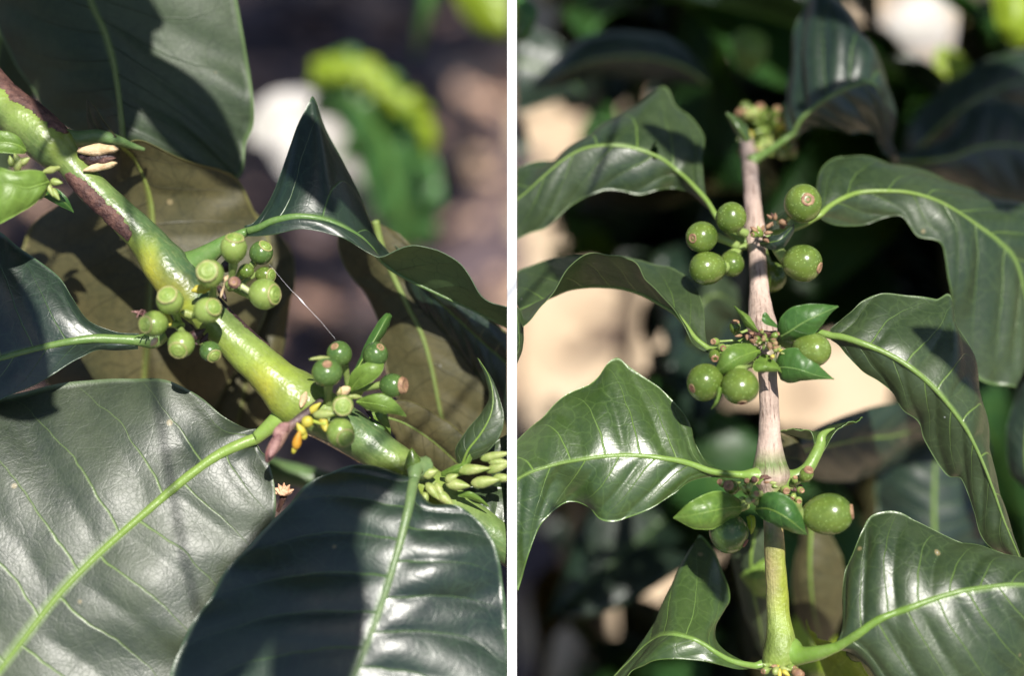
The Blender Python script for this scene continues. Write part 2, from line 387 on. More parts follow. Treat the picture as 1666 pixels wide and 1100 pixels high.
def berry(parent, px, py, d, r, axis, long=1.1, mat='berry', cal='nub', stalk=None, label=None, cr=.42, pear=.12, name='berry'):
    """axis: (image right, image down, towards camera) pointing at the calyx end"""
    ax = cdir(*axis); k = pxs(d); rr = r*k; c = at(px, py, d); h = rr*long
    prof = []
    for i in range(19):
        th = math.pi*i/18; t = -math.cos(th); q = math.sin(th)
        q *= 1+pear*t*.6
        if t > .9 and cal != 'none': t = .9+(t-.9)*.5
        prof.append((t*h, max(q*rr, 0)))
    prof[0] = (-h, 0); prof[-1] = (prof[-1][0], 0)
    bm = lathe(prof, ax, c, 28)
    sd_ = rnd.random()*9
    for v in bm.verts:
        dlt = v.co-c; f = 1+.035*math.sin(1.8*dlt.x/rr+sd_)+.03*math.sin(2.2*dlt.z/rr+sd_*2)
        v.co = c+dlt*f
    o = finish(bm, name, [M[mat]], parent, 0, label)
    te = h*.93
    if cal == 'nub':      # young fruit: pale raised ring, disc and a central nub
        R1 = rr*cr*1.25
        pf = [(te*.93, R1*1.18), (te*1.0, R1*1.16), (te*1.03, R1*1.02), (te*1.0, R1*.92), (te*1.05, R1*.86), (te*1.12, R1*.78), (te*1.14, R1*.6), (te*1.12, R1*.42), (te*1.11, R1*.34), (te*1.16, R1*.28), (te*1.18, R1*.16), (te*1.13, R1*.07), (te*1.12, 0)]
        finish(lathe(pf, ax, c, 22, .05, int(px)), 'calyx', [M['calyxg']], o)
        pf = [(te*.94, R1*1.24), (te*1.0, R1*1.26), (te*1.025, R1*1.14), (te*.99, R1*1.05)]
        finish(lathe(pf, ax, c, 26, .10, int(py)), 'calyx_rim', [M['calyx']], o)
    elif cal in ('scar', 'scard', 'scarp'):
        R1 = rr*cr*.82
        pf = [(te*.93, R1*1.1), (te*1.03, R1*1.05), (te*1.05, R1*.85), (te*1.02, R1*.6), (te*1.0, R1*.4), (te*1.04, R1*.22), (te*1.03, 0)]
        finish(lathe(pf, ax, c, 24, .16, int(px+py)), 'calyx', [M[cal]], o)
        if cal != 'scarp':
            pf = [(te*1.02, R1*.55), (te*1.06, R1*.48), (te*1.04, R1*.3), (te*1.05, 0)]
            finish(lathe(pf, ax, c, 14, .3, int(px)), 'calyx_core', [M['scard']], o)
    elif cal == 'cup':    # open cup at the end
        R1 = rr*cr*1.3
        pf = [(te*.85, R1*1.15), (te*1.12, R1*1.0), (te*1.16, R1*.85), (te*1.05, R1*.6), (te*1.0, 0)]
        finish(lathe(pf, ax, c, 18, .12, int(px)), 'calyx', [M['scarp']], o)
    if stalk:
        e = at(*stalk); s0 = c-ax*h*.9
        mdl = (s0+e)*.5-ax*rr*.15
        Q = crom(np.array([[*(c-ax*h*.6), rr*.42], [*s0, rr*.36], [*mdl, rr*.27], [*e, rr*.3]]), 16)
        cols = np.zeros((16, 2, 3)); cols[:] = (.24, .33, .09)
        finish(tube_bm(Q[:, :3], Q[:, 3], cols, 10, None, 1, True, .08), 'stalk', [M['rib']], o)
    return o
def bud(parent, px, py, d, ang, ln, wd, mat='bud', tilt=.3, label=None, name='bud', side=0):
    """a pointed bud: ang in image degrees (0 = right, 90 = up)"""
    ax = cdir(math.cos(R(ang)), -math.sin(R(ang)), tilt); k = pxs(d); c = at(px, py, d)
    pf = []
    for i in range(13):
        t = i/12; q = math.sin(math.pi*t**.75)**.8*(1-.25*t)
        pf.append(((t-.5)*ln*k, max(q*wd*.5*k, 0)))
    pf[0] = (pf[0][0], 0); pf[-1] = (pf[-1][0], 0)
    bm = lathe(pf, ax, c, 14, .08, int(px*3+py))
    return finish(bm, name, [M[mat]], parent, side, label)
def flake(parent, px, py, d, ang, ln, wd, mat='tan', name='bract', seed=1, thick=.25, side=0):
    k = pxs(d); a = cdir(math.cos(R(ang)), -math.sin(R(ang)), .1); b = cdir(-math.sin(R(ang)), -math.cos(R(ang)), .2)
    n = a.cross(b); c = at(px, py, d); r0 = random.Random(seed); bm = bmesh.new(); T = []; D = []
    for i in range(9):
        t = i/8; w_ = math.sin(math.pi*min(1, t*.93+.05))**.7*wd*.5*(1+.3*(r0.random()-.5)); row = []; row2 = []
        for j in range(5):
            s = j/2-1
            p = c+a*((t-.5)*ln*k)+b*(s*w_*k)-n*(abs(s)**2*wd*.22*k)+n*((t-.5)**2*ln*.35*k)
            row.append(bm.verts.new(p)); row2.append(bm.verts.new(p+n*thick*.0006))
        T.append(row); D.append(row2)
    for i in range(8):
        for j in range(4):
            bm.faces.new((T[i][j], T[i+1][j], T[i+1][j+1], T[i][j+1])); bm.faces.new((D[i][j], D[i][j+1], D[i+1][j+1], D[i+1][j]))
        for j in (0, 4): bm.faces.new((T[i][j], D[i][j], D[i+1][j], T[i+1][j]))
    for i in (0, 8):
        for j in range(4): bm.faces.new((T[i][j], T[i][j+1], D[i][j+1], D[i][j]))
    bmesh.ops.recalc_face_normals(bm, faces=bm.faces[:])
    return finish(bm, name, [M[mat]], parent, side)
def stem(parent, rows, mat='stem', side=0, n=None, segs=28, lump=.04, label=None, name='stem'):
    """rows: (px,py,d,r,colLeft,colRight[,bark])"""
    P = pts3(rows); rr = np.array([r[3]*pxs(r[2]) for r in rows])
    cols = np.array([[*r[4], *r[5]] for r in rows]); bk = np.array([[r[6] if len(r) > 6 else 0] for r in rows])
    n = n or 12*len(rows); Q = crom(np.column_stack([P, rr]), n)
    t = np.linspace(0, len(rows)-1, n); CC = np.array([np.interp(t, range(len(rows)), cols[:, i]) for i in range(6)]).T.reshape(n, 2, 3)
    B = np.interp(t, range(len(rows)), bk[:, 0])
    bm = tube_bm(Q[:, :3], Q[:, 3], CC, segs, B, 1., True, lump)
    return finish(bm, name, [M[mat]], parent, side, label), Q
def strip(parent, Q, i0, i1, a0, a1, mat='bark', seed=0, lift=.05, side=0):
    """a dried strip of bark on a stem, between two samples and two angles (0 = left flank, 90 = towards camera, 180 = right flank)"""
    r0 = random.Random(seed); P = Q[:, :3]; T = np.gradient(P, axis=0); T /= np.linalg.norm(T, axis=1)[:, None]
    view = np.array(CR @ Vector((0, 0, 1))); bm = bmesh.new(); rows = []; m = 9
    t = np.linspace(i0, i1, (i1-i0)*3)
    j0 = j1 = 0
    for q, x in enumerate(t):
        i = int(x); f = x-i; p = P[i]*(1-f)+P[min(i+1, len(P)-1)]*f; r = Q[i, 3]*(1-f)+Q[min(i+1, len(P)-1), 3]*f
        tt = T[i]; s = np.cross(tt, view); s /= np.linalg.norm(s); nn = np.cross(s, tt)
        e = math.sin(math.pi*min(1, max(0, q/(len(t)-1))))**.35
        j0 = j0*.7+r0.uniform(-5, 5); j1 = j1*.7+r0.uniform(-5, 5)
        mid = (a0+a1)/2; b0 = mid+(a0-mid)*e+j0; b1 = mid+(a1-mid)*e+j1; row = []
        for j in range(m):
            a = R(b0+(b1-b0)*j/(m-1)); hgt = lift*math.sin(math.pi*j/(m-1))**.4+.012-(.05 if j in (0, m-1) else 0)
            row.append(bm.verts.new(p+(s*math.cos(a)+nn*math.sin(a))*r*(1.03+hgt+r0.uniform(-.008, .008))))
        rows.append(row)
    for x, y in zip(rows, rows[1:]):
        for j in range(m-1): bm.faces.new((x[j], y[j], y[j+1], x[j+1]))
    bmesh.ops.recalc_face_normals(bm, faces=bm.faces[:])
    return finish(bm, 'bark_strip', [M[mat]], parent, side)

# ================================================================ setting: ground
def ground_mats():
    m, nt, p, out = newmat('soil'); g = G(nt)
    n = g.noise(14, 6, .65); n2 = g.noise(60, 4, .6)
    c = g.mix(g.rng(n, .38, .62), (.055, .036, .045), (.12, .078, .090)); c = g.mix(g.rng(n2, .5, .7, 0, .5), c, (.30, .21, .17))
    g.link(c, p.inputs['Base Color']); p.inputs['Roughness'].default_value = .9
    g.link(g.bump(g.m('ADD', g.noise(30, 5, .6), g.m('MULTIPLY', g.vor(45, 'F1'), .7)), .03, .9), p.inputs['Normal']); M['soil'] = m
    m, nt, p, out = newmat('pale_earth'); g = G(nt)
    n = g.noise(6, 5, .6); c = g.mix(g.rng(n, .35, .65), (.50, .37, .24), (.60, .47, .33)); g.link(c, p.inputs['Base Color'])
    p.inputs['Roughness'].default_value = .95; g.link(g.bump(g.noise(40, 5), .01, .6), p.inputs['Normal']); M['earth'] = m
ground_mats()
def sheet(name, x0, x1, y0, y1, z, mat, nx=90, ny=90, amp=.0, seed=0):
    bm = bmesh.new(); from mathutils import noise
    gx = [[bm.verts.new((x0+(x1-x0)*i/nx, y0+(y1-y0)*j/ny, z+(amp*noise.fractal(Vector((x0+(x1-x0)*i/nx, y0+(y1-y0)*j/ny, seed))*9, .8, 2, 4) if amp else 0))) for j in range(ny+1)] for i in range(nx+1)]
    for i in range(nx):
        for j in range(ny): bm.faces.new((gx[i][j], gx[i+1][j], gx[i+1][j+1], gx[i][j+1]))
    o = finish(bm, name, [M[mat]], None); tag(o, kind='structure'); return o
sheet('ground', -60, 60, -60, 60, -.03, 'soil', 4, 4)
sheet('soil', -1.6, 0, -.8, 4, 0, 'soil', 120, 180, .018)
sheet('path', 0.002, 1.8, -.8, 4, 0.0, 'earth', 60, 120, .006, 3)
# mulch: countless scraps of bark and dead leaf on the soil
def mulch(n, x0, x1, y0, y1, name, cols, smin, smax, seed):
    r0 = random.Random(seed); bm = bmesh.new(); ms = []
    for c in cols:
        key = 'chip%d_%d' % (seed, len(ms)); M[key] = simple('mulch_chip', tuple(x*.8 for x in c), c, .85, 80, .001); ms.append(M[key])
    for q in range(n):
        x = r0.uniform(x0, x1); y = r0.uniform(y0, y1); l = r0.uniform(smin, smax)*(1 if r0.random() < .85 else 2.2); wd = l*r0.uniform(.25, .7)
        a = r0.uniform(0, 6.28); e = Euler((r0.uniform(-.5, .5), r0.uniform(-.5, .5), a)).to_matrix(); c = Vector((x, y, r0.uniform(.004, .025)))
        hw = r0.uniform(.5, 1); mi = r0.randrange(len(ms)); th = r0.uniform(.001, .005)
        top = [bm.verts.new(c+e @ Vector(v)) for v in ((-l/2, -wd*.3, th), (0, -wd/2, th*1.6), (l/2, -wd*.2*hw, th), (l/2*.8, wd*.3, th), (0, wd/2*hw, th*1.5), (-l/2*.9, wd*.25, th))]
        bot = [bm.verts.new(v.co-(e @ Vector((0, 0, th*1.2)))) for v in top]
        f = bm.faces.new(top); f.material_index = mi; f = bm.faces.new(bot[::-1]); f.material_index = mi
        for i in range(6):
            f = bm.faces.new((top[i], bot[i], bot[(i+1) % 6], top[(i+1) % 6])); f.material_index = mi
    o = finish(bm, name, ms, None, smooth=False)
    tag(o, kind='stuff'); return o
tag(mulch(3600, -.9, -.01, .85, 2.5, 'mulch', [(.50, .30, .22), (.16, .11, .11), (.09, .065, .075), (.12, .09, .10), (.10, .07, .08), (.66, .44, .32)], .02, .085, 5), 'pinkish brown bark and leaf mulch scattered over the dark soil', 'mulch')
tag(mulch(260, .02, 1., .85, 2.6, 'leaf_litter', [(.30, .2, .13), (.16, .11, .08), (.5, .38, .26)], .02, .05, 9), 'dry brown leaf scraps lying on the pale earth path', 'leaf litter')

# ================================================================ white strip added for the gap between the two panels
fs = thing('fallen_stick', (-.1, 1.6, .02), 'pale tan stick lying flat on the mulch at the right edge of the left panel', 'stick')
def gp3(px, py, z): 
    x, y = gnd(px, py); return [x, y, z]
def gnd(px, py):
    d = CR @ Vector(((px-833)*FW/FOC/1666, (550-py)*FW/FOC/1666, -1)); t = CAMZ/-d.z; return (d.x*t, d.y*t)
for pts, rd in ((((705, 302), (740, 298), (790, 296), (815, 292)), .010), (((740, 320), (770, 322), (812, 326)), .007)):
    Q = crom(np.array([gp3(x, y, .035) for x, y in pts]), 30); cols = np.zeros((30, 2, 3)); cols[:] = (.60, .40, .26)
    finish(tube_bm(Q, np.full(30, rd)*(1-.3*np.abs(np.linspace(-1, 1, 30))), cols, 10, np.ones(30), 1, True, .15), 'stick_piece', [M['wstem']], fs)
def gap():
    hw = CLIPX-.00004; bm = bmesh.new(); d0, d1 = .4445, .462
    c = [Vector((0, 0, CAMZ))+CR @ Vector((x, y, -d)) for y in (-1.20, .16) for x, d in ((-hw, d0), (hw, d0), (hw, d1), (-hw, d1))]
    v = [bm.verts.new(x) for x in c]
    for a in ((0, 1, 2, 3), (4, 7, 6, 5), (0, 4, 5, 1), (1, 5, 6, 2), (2, 6, 7, 3), (3, 7, 4, 0)): bm.faces.new([v[i] for i in a])
    bmesh.ops.recalc_face_normals(bm, faces=bm.faces[:])
    tag(finish(bm, 'divider_gap', [M['white']], None, smooth=False), 'thin white strip added for the gap between the two panels', 'gap')
gap()

# ================================================================ LEFT: young branch
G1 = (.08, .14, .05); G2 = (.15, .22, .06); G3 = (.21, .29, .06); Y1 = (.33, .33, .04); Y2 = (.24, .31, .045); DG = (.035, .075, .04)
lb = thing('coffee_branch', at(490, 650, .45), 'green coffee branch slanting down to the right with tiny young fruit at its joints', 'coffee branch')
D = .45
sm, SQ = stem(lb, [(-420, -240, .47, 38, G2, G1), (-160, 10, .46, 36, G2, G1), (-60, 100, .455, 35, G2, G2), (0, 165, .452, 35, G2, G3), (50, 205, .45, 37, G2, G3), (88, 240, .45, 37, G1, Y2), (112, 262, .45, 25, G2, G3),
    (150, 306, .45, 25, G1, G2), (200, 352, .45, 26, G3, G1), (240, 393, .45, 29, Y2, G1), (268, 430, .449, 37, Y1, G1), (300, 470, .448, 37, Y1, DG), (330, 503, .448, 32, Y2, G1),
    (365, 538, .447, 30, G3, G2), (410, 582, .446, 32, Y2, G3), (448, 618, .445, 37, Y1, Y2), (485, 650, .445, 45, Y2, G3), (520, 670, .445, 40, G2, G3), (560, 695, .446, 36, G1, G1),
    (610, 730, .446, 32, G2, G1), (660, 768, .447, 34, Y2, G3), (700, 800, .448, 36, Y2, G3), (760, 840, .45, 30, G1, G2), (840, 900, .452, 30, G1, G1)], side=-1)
strip(lb, SQ, 8, 64, 120, 185, seed=2); strip(lb, SQ, 79, 108, 15, 100, seed=4); strip(lb, SQ, 150, 176, 165, 215, 'black', seed=6, lift=.03); strip(lb, SQ, 150, 168, -30, 25, 'black', seed=8, lift=.03)
strip(lb, SQ, 210, 236, -20, 18, 'tan', seed=9, lift=.03)
PG = (.14, .25, .055)
# upper right leaf, folded to a point and turning its pale underside to the camera
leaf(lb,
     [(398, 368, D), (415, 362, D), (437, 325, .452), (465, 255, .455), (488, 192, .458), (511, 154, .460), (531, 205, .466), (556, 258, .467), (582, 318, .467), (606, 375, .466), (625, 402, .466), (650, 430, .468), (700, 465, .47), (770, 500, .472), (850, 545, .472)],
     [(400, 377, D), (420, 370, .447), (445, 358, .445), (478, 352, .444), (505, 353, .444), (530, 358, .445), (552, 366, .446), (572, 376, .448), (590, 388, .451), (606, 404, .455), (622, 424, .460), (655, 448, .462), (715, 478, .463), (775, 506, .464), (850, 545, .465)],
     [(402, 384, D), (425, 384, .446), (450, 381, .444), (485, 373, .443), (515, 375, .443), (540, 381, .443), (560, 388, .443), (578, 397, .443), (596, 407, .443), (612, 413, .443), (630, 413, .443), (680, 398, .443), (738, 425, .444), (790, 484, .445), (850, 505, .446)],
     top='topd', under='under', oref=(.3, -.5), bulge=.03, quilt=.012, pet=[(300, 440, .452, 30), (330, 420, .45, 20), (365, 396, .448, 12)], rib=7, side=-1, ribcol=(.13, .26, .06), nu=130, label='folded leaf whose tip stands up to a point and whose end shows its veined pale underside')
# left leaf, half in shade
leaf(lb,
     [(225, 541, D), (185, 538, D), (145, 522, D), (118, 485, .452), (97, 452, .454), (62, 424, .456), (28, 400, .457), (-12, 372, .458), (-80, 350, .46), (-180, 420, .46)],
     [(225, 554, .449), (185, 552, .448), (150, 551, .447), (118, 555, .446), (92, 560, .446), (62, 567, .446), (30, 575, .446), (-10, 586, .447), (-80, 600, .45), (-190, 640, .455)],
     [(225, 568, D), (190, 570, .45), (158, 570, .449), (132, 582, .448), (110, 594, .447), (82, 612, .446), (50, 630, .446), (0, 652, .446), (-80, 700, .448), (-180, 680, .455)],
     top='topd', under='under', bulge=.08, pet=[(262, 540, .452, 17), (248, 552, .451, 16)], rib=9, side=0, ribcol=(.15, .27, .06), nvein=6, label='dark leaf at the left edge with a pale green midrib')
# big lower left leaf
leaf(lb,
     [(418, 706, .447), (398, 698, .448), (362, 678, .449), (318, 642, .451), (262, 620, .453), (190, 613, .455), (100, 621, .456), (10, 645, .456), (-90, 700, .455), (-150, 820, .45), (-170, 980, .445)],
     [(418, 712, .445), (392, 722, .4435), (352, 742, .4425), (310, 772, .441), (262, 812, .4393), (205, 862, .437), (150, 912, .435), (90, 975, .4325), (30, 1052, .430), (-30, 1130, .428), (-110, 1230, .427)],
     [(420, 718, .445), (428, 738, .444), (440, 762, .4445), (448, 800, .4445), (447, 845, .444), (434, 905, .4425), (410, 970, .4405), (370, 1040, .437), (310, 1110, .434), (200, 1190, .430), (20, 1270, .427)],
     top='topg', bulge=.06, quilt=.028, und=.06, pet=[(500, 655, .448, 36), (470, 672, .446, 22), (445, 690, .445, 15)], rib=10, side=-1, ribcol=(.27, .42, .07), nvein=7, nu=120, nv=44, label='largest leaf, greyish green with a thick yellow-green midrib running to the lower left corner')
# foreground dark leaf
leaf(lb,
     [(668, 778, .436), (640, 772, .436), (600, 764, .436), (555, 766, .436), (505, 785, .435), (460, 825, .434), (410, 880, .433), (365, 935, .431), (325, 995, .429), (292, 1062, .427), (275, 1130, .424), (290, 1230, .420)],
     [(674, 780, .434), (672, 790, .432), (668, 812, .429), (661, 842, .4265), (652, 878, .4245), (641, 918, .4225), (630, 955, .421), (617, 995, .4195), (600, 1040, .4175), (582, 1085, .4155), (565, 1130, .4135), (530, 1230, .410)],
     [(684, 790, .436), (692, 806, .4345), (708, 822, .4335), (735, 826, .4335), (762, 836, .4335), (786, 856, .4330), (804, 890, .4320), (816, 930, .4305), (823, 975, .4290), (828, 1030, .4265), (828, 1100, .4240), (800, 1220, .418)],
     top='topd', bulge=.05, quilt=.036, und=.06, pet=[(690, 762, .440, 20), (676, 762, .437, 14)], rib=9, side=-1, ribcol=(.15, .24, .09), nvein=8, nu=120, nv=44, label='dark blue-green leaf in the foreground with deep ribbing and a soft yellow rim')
# small leaves at the upper left node
leaf(lb, [(42, 240, .44), (30, 222, .438), (8, 213, .437), (-30, 215, .437), (-60, 240, .437)], [(42, 246, .44), (28, 236, .438), (5, 232, .437), (-30, 236, .437), (-60, 245, .437)],
     [(40, 250, .44), (25, 250, .438), (0, 248, .437), (-30, 252, .437), (-60, 250, .437)], top='young', under='young', rib=3, nu=36, nv=16, label='small bright green leaf, upper of two at the top left', name='young_leaf')
leaf(lb, [(78, 290, .436), (70, 279, .434), (48, 276, .432), (20, 278, .430), (-10, 272, .430), (-60, 290, .430)], [(79, 296, .436), (66, 300, .433), (44, 306, .431), (15, 300, .429), (-12, 304, .429), (-60, 320, .43)],
     [(78, 302, .436), (66, 322, .434), (44, 340, .433), (15, 356, .431), (-12, 366, .431), (-60, 350, .43)], top='young', under='young', rib=3, nu=40, nv=18, bulge=.15, label='bright apple green young leaf, larger of two at the top left', name='young_leaf')
leaf(lb, [(72, 312, .445), (90, 306, .445), (108, 320, .445), (120, 344, .447)], [(72, 316, .445), (90, 320, .444), (106, 330, .445), (120, 345, .447)], [(70, 320, .445), (88, 330, .445), (104, 338, .446), (120, 346, .447)], top='youngd', under='under', rib=1.5, nu=20, nv=12, name='young_leaf')
for a in ((18, 262, 100, 20, 12), (30, 268, 60, 26, 15), (40, 262, 30, 24, 14), (28, 258, 120, 20, 13), (92, 296, -10, 24, 14), (80, 306, -60, 36, 13), (90, 316, -50, 28, 13), (70, 316, -110, 22, 10)):
    bud(lb, a[0], a[1], .437, a[2], a[3], a[4])
flake(lb, 84, 276, .438, 15, 32, 12, 'bud', 'bract', 3)
# dried shells
flake(lb, 163, 243, .447, 2, 66, 20, 'tan', 'dried_bract', 3, 3); flake(lb, 166, 270, .447, 12, 56, 15, 'tan', 'dried_bract', 4, 3)
bud(lb, 160, 258, .448, 5, 62, 26, 'black', name='dried_bud'); bud(lb, 174, 260, .445, 10, 36, 11, 'bark', name='dried_bud'); bud(lb, 138, 250, .448, 40, 28, 22, 'black', name='dried_bud')
# curled stub and stalk at the top joint
tube('leaf_stalk', [(95, 225, .452, 22), (125, 226, .455, 14), (160, 222, .457, 12), (190, 228, .459, 9), (212, 236, .463, 6), (235, 243, .466, 3)], lb, 'rib', (.10, .18, .06))
leaf(lb, [(190, 222, .457), (172, 200, .458), (158, 178, .46), (142, 160, .463)], [(178, 226, .457), (162, 212, .459), (150, 192, .461), (142, 161, .463)], [(166, 226, .457), (150, 222, .46), (142, 200, .462), (140, 163, .463)], top='underb', under='youngd', rib=0, nu=20, nv=10, name='stipule')
# fruit of the second joint
J2 = (325, 500, .446)
FR = [(381, 406, .434, 22, (.15, -.85, .55), 'berryL', 'nub', (375, 470, .444), 1.12, .44), (342, 445, .428, 22.5, (-.05, -.15, 1), 'berryL', 'nub', (345, 485, .44), 1.1, .5),
      (428, 479, .436, 26, (.88, .02, .5), 'berryL', 'nub', (372, 462, .444), 1.0, .42), (424, 412, .448, 19, (.5, -.6, .5), 'berryd', 'nub', (392, 455, .45), 1.05, .4),
      (430, 447, .446, 14, (.85, .1, .5), 'berry', 'nub', (395, 462, .448), 1.15, .55), (278, 491, .430, 22, (-.1, -.5, .85), 'berryL', 'nub', (290, 525, .442), 1.08, .48),
      (251, 527, .430, 21, (-.5, .05, .85), 'berryL', 'nub', (296, 530, .442), 1.1, .44), (337, 505, .430, 22, (.65, -.25, .7), 'berryL', 'nub', (305, 515, .442), 1.05, .42),
      (295, 560, .431, 21.5, (-.1, .5, .85), 'berryL', 'nub', (288, 530, .442), 1.02, .46), (342, 571, .438, 17, (.5, .5, .6), 'berryd', 'nub', (318, 556, .446), 1.02, .46),
      (400, 441, .440, 12, (.6, .2, .5), 'berry', 'none', (385, 455, .444), 1.1, .4)]
for x, y, d, r, a, m, c, s, lo, cr in FR: berry(lb, x, y, d, r, a, lo, m, c, s, None, cr)
berry(lb, 381, 460, .434, 10, (.1, -.1, 1), 1.1, 'pink', 'cup', (372, 470, .44), 'withered pinkish fruit', .5)
tube('stalk', [(392, 465, .436, 5), (408, 476, .436, 5), (420, 486, .436, 7)], lb, 'rib', (.45, .5, .25))
bud(lb, 318, 545, .440, 30, 44, 20, 'black', name='dried_bud'); bud(lb, 310, 556, .441, -20, 30, 14, 'black', name='dried_bud'); bud(lb, 333, 552, .441, 60, 26, 14, 'black', name='dried_bud'); bud(lb, 370, 430, .444, 60, 30, 20, 'black', name='dried_bud'); bud(lb, 362, 478, .444, -60, 34, 12, 'black', name='dried_bud')
flake(lb, 329, 470, .436, 10, 36, 17, 'yellow', 'bract', 7); flake(lb, 272, 520, .434, -60, 24, 14, 'yellow', 'bract', 8); flake(lb, 251, 556, .434, 50, 18, 11, 'tan', 'bract', 9); flake(lb, 367, 454, .432, 50, 16, 6, 'tan', 'bract', 10); flake(lb, 362, 472, .432, 75, 26, 4, 'tan', 'bract', 11); flake(lb, 306, 512, .436, -20, 26, 16, 'bud', 'bract', 12)
for i in range(6): 
    a = i*1.1; tube('dried_hair', [(238, 514, .437, 1.6), (232+5*math.cos(a), 508+4*math.sin(a), .435, 1.4), (226+12*math.cos(a), 511+6*math.sin(a*1.7), .434, 1)], lb, 'pink', side=0, n=9, segs=6)
# fruit of the third joint
FR = [(533, 607, .430, 24, (.05, -.62, .75), 'berryd', 'scarp', (534, 662, .441), 1.05, .36), (552, 576, .437, 20.5, (-.3, -.6, .7), 'berryd', 'scarp', (568, 640, .446), 1.05, .38), (610, 578, .438, 20, (.45, -.6, .6), 'berryd', 'scarp', (585, 640, .446), 1.15, .4),
      (638, 627, .437, 19, (.9, 0, .4), 'berryd', 'cup', (560, 640, .444), 1.2, .5), (557, 660, .430, 18, (.15, .05, 1), 'berryL', 'nub', (545, 675, .44), 1.0, .55), (554, 704, .430, 24, (.45, .35, .8), 'berryL', 'nub', (520, 690, .44), 1.02, .42)]
for x, y, d, r, a, m, c, s, lo, cr in FR: berry(lb, x, y, d, r, a, lo, m, c, s, None, cr)
leaf(lb, [(566, 634, .44), (570, 610, .437), (585, 595, .436), (606, 588, .436), (623, 588, .437)], [(569, 637, .44), (583, 618, .437), (598, 606, .435), (612, 597, .435), (624, 589, .437)], [(574, 638, .44), (594, 628, .437), (610, 618, .436), (622, 604, .436), (625, 590, .437)], top='youngl' if 'youngl' in M else 'young', under='young', rib=2, nu=26, nv=14, bulge=.12, label='yellow-green bract leaf among the fruit', name='young_leaf')
leaf(lb, [(580, 652, .438), (600, 643, .436), (625, 641, .436), (645, 655, .437), (661, 676, .439)], [(580, 654, .438), (598, 656, .437), (620, 660, .436), (642, 667, .437), (661, 677, .439)], [(580, 656, .438), (598, 667, .439), (620, 672, .438), (640, 674, .438), (661, 678, .439)], top='young', under='under', rib=2, nu=26, nv=14, bulge=.1, label='pointed pale young leaf catching the sun', name='young_leaf')
leaf(lb, [(576, 602, .448), (590, 570, .449), (605, 540, .45), (624, 512, .452), (634, 510, .453)], [(580, 602, .447), (598, 572, .447), (614, 545, .448), (629, 518, .45), (636, 512, .453)], [(584, 600, .449), (606, 574, .452), (620, 552, .453), (634, 528, .453), (638, 514, .453)], top='youngd', under='underd', rib=1.5, nu=26, nv=12, label='narrow dark young leaf standing upright', name='young_leaf')
leaf(lb, [(600, 668, .452), (622, 664, .453), (634, 690, .455), (636, 712, .456)], [(602, 674, .452), (616, 680, .452), (626, 700, .454), (636, 713, .456)], [(600, 682, .452), (606, 696, .454), (618, 708, .455), (634, 714, .456)], top='young', under='young', rib=1, nu=18, nv=10, name='young_leaf')
bud(lb, 610, 693, .446, -20, 40, 22, 'berryd'); bud(lb, 600, 670, .446, -60, 40, 10, 'black', name='dried_bud')
stem(lb, [(524, 650, .437, 4, (.05, .03, .04), (.12, .08, .09)), (500, 670, .434, 6, (.05, .03, .04), (.14, .10, .11)), (480, 686, .432, 7, (.08, .05, .06), (.2, .13, .14)), (462, 702, .431, 10, (.3, .15, .14), (.4, .24, .2)), (450, 722, .431, 11, (.35, .16, .15), (.42, .24, .2)), (440, 738, .432, 8, (.3, .12, .12), (.3, .15, .15)), (434, 752, .433, 3, (.1, .04, .05), (.1, .05, .05))], 'stem', lump=.12, name='dried_twig')
flake(lb, 458, 700, .429, 40, 34, 20, 'pink', 'bract', 21); flake(lb, 448, 724, .429, 65, 44, 16, 'pink', 'bract', 23)
berry(lb, 500, 686, .430, 10, (.2, .3, .8), 1.0, 'yellow', 'none', None, 'round yellow bud'); bud(lb, 489, 698, .430, 120, 26, 15, 'yellow'); bud(lb, 494, 706, .431, 90, 22, 14, 'yellow'); bud(lb, 484, 716, .430, 75, 36, 17, 'orange', label='orange tipped bud')
bud(lb, 480, 728, .431, 70, 26, 10, 'yellow')
bud(lb, 530, 674, .430, 5, 46, 18, 'bud'); bud(lb, 512, 664, .434, 40, 30, 14, 'yellow'); flake(lb, 526, 690, .430, -70, 26, 15, 'yellow', 'bract', 14); flake(lb, 520, 678, .434, -30, 34, 12, 'bud', 'bract', 15)
tube('stalk', [(505, 684, .432, 3), (518, 688, .431, 3), (530, 690, .430, 4)], lb, 'rib', (.4, .48, .07)); flake(lb, 560, 637, .436, 30, 24, 16, 'tan', 'bract', 16); bud(lb, 552, 636, .436, 80, 16, 12, 'calyx'); flake(lb, 577, 646, .432, 0, 26, 8, 'bud', 'bract', 17)
flake(lb, 520, 583, .430, 5, 34, 7, 'bud', 'bract', 18); flake(lb, 494, 650, .437, 70, 28, 12, 'tan', 'bract', 19)
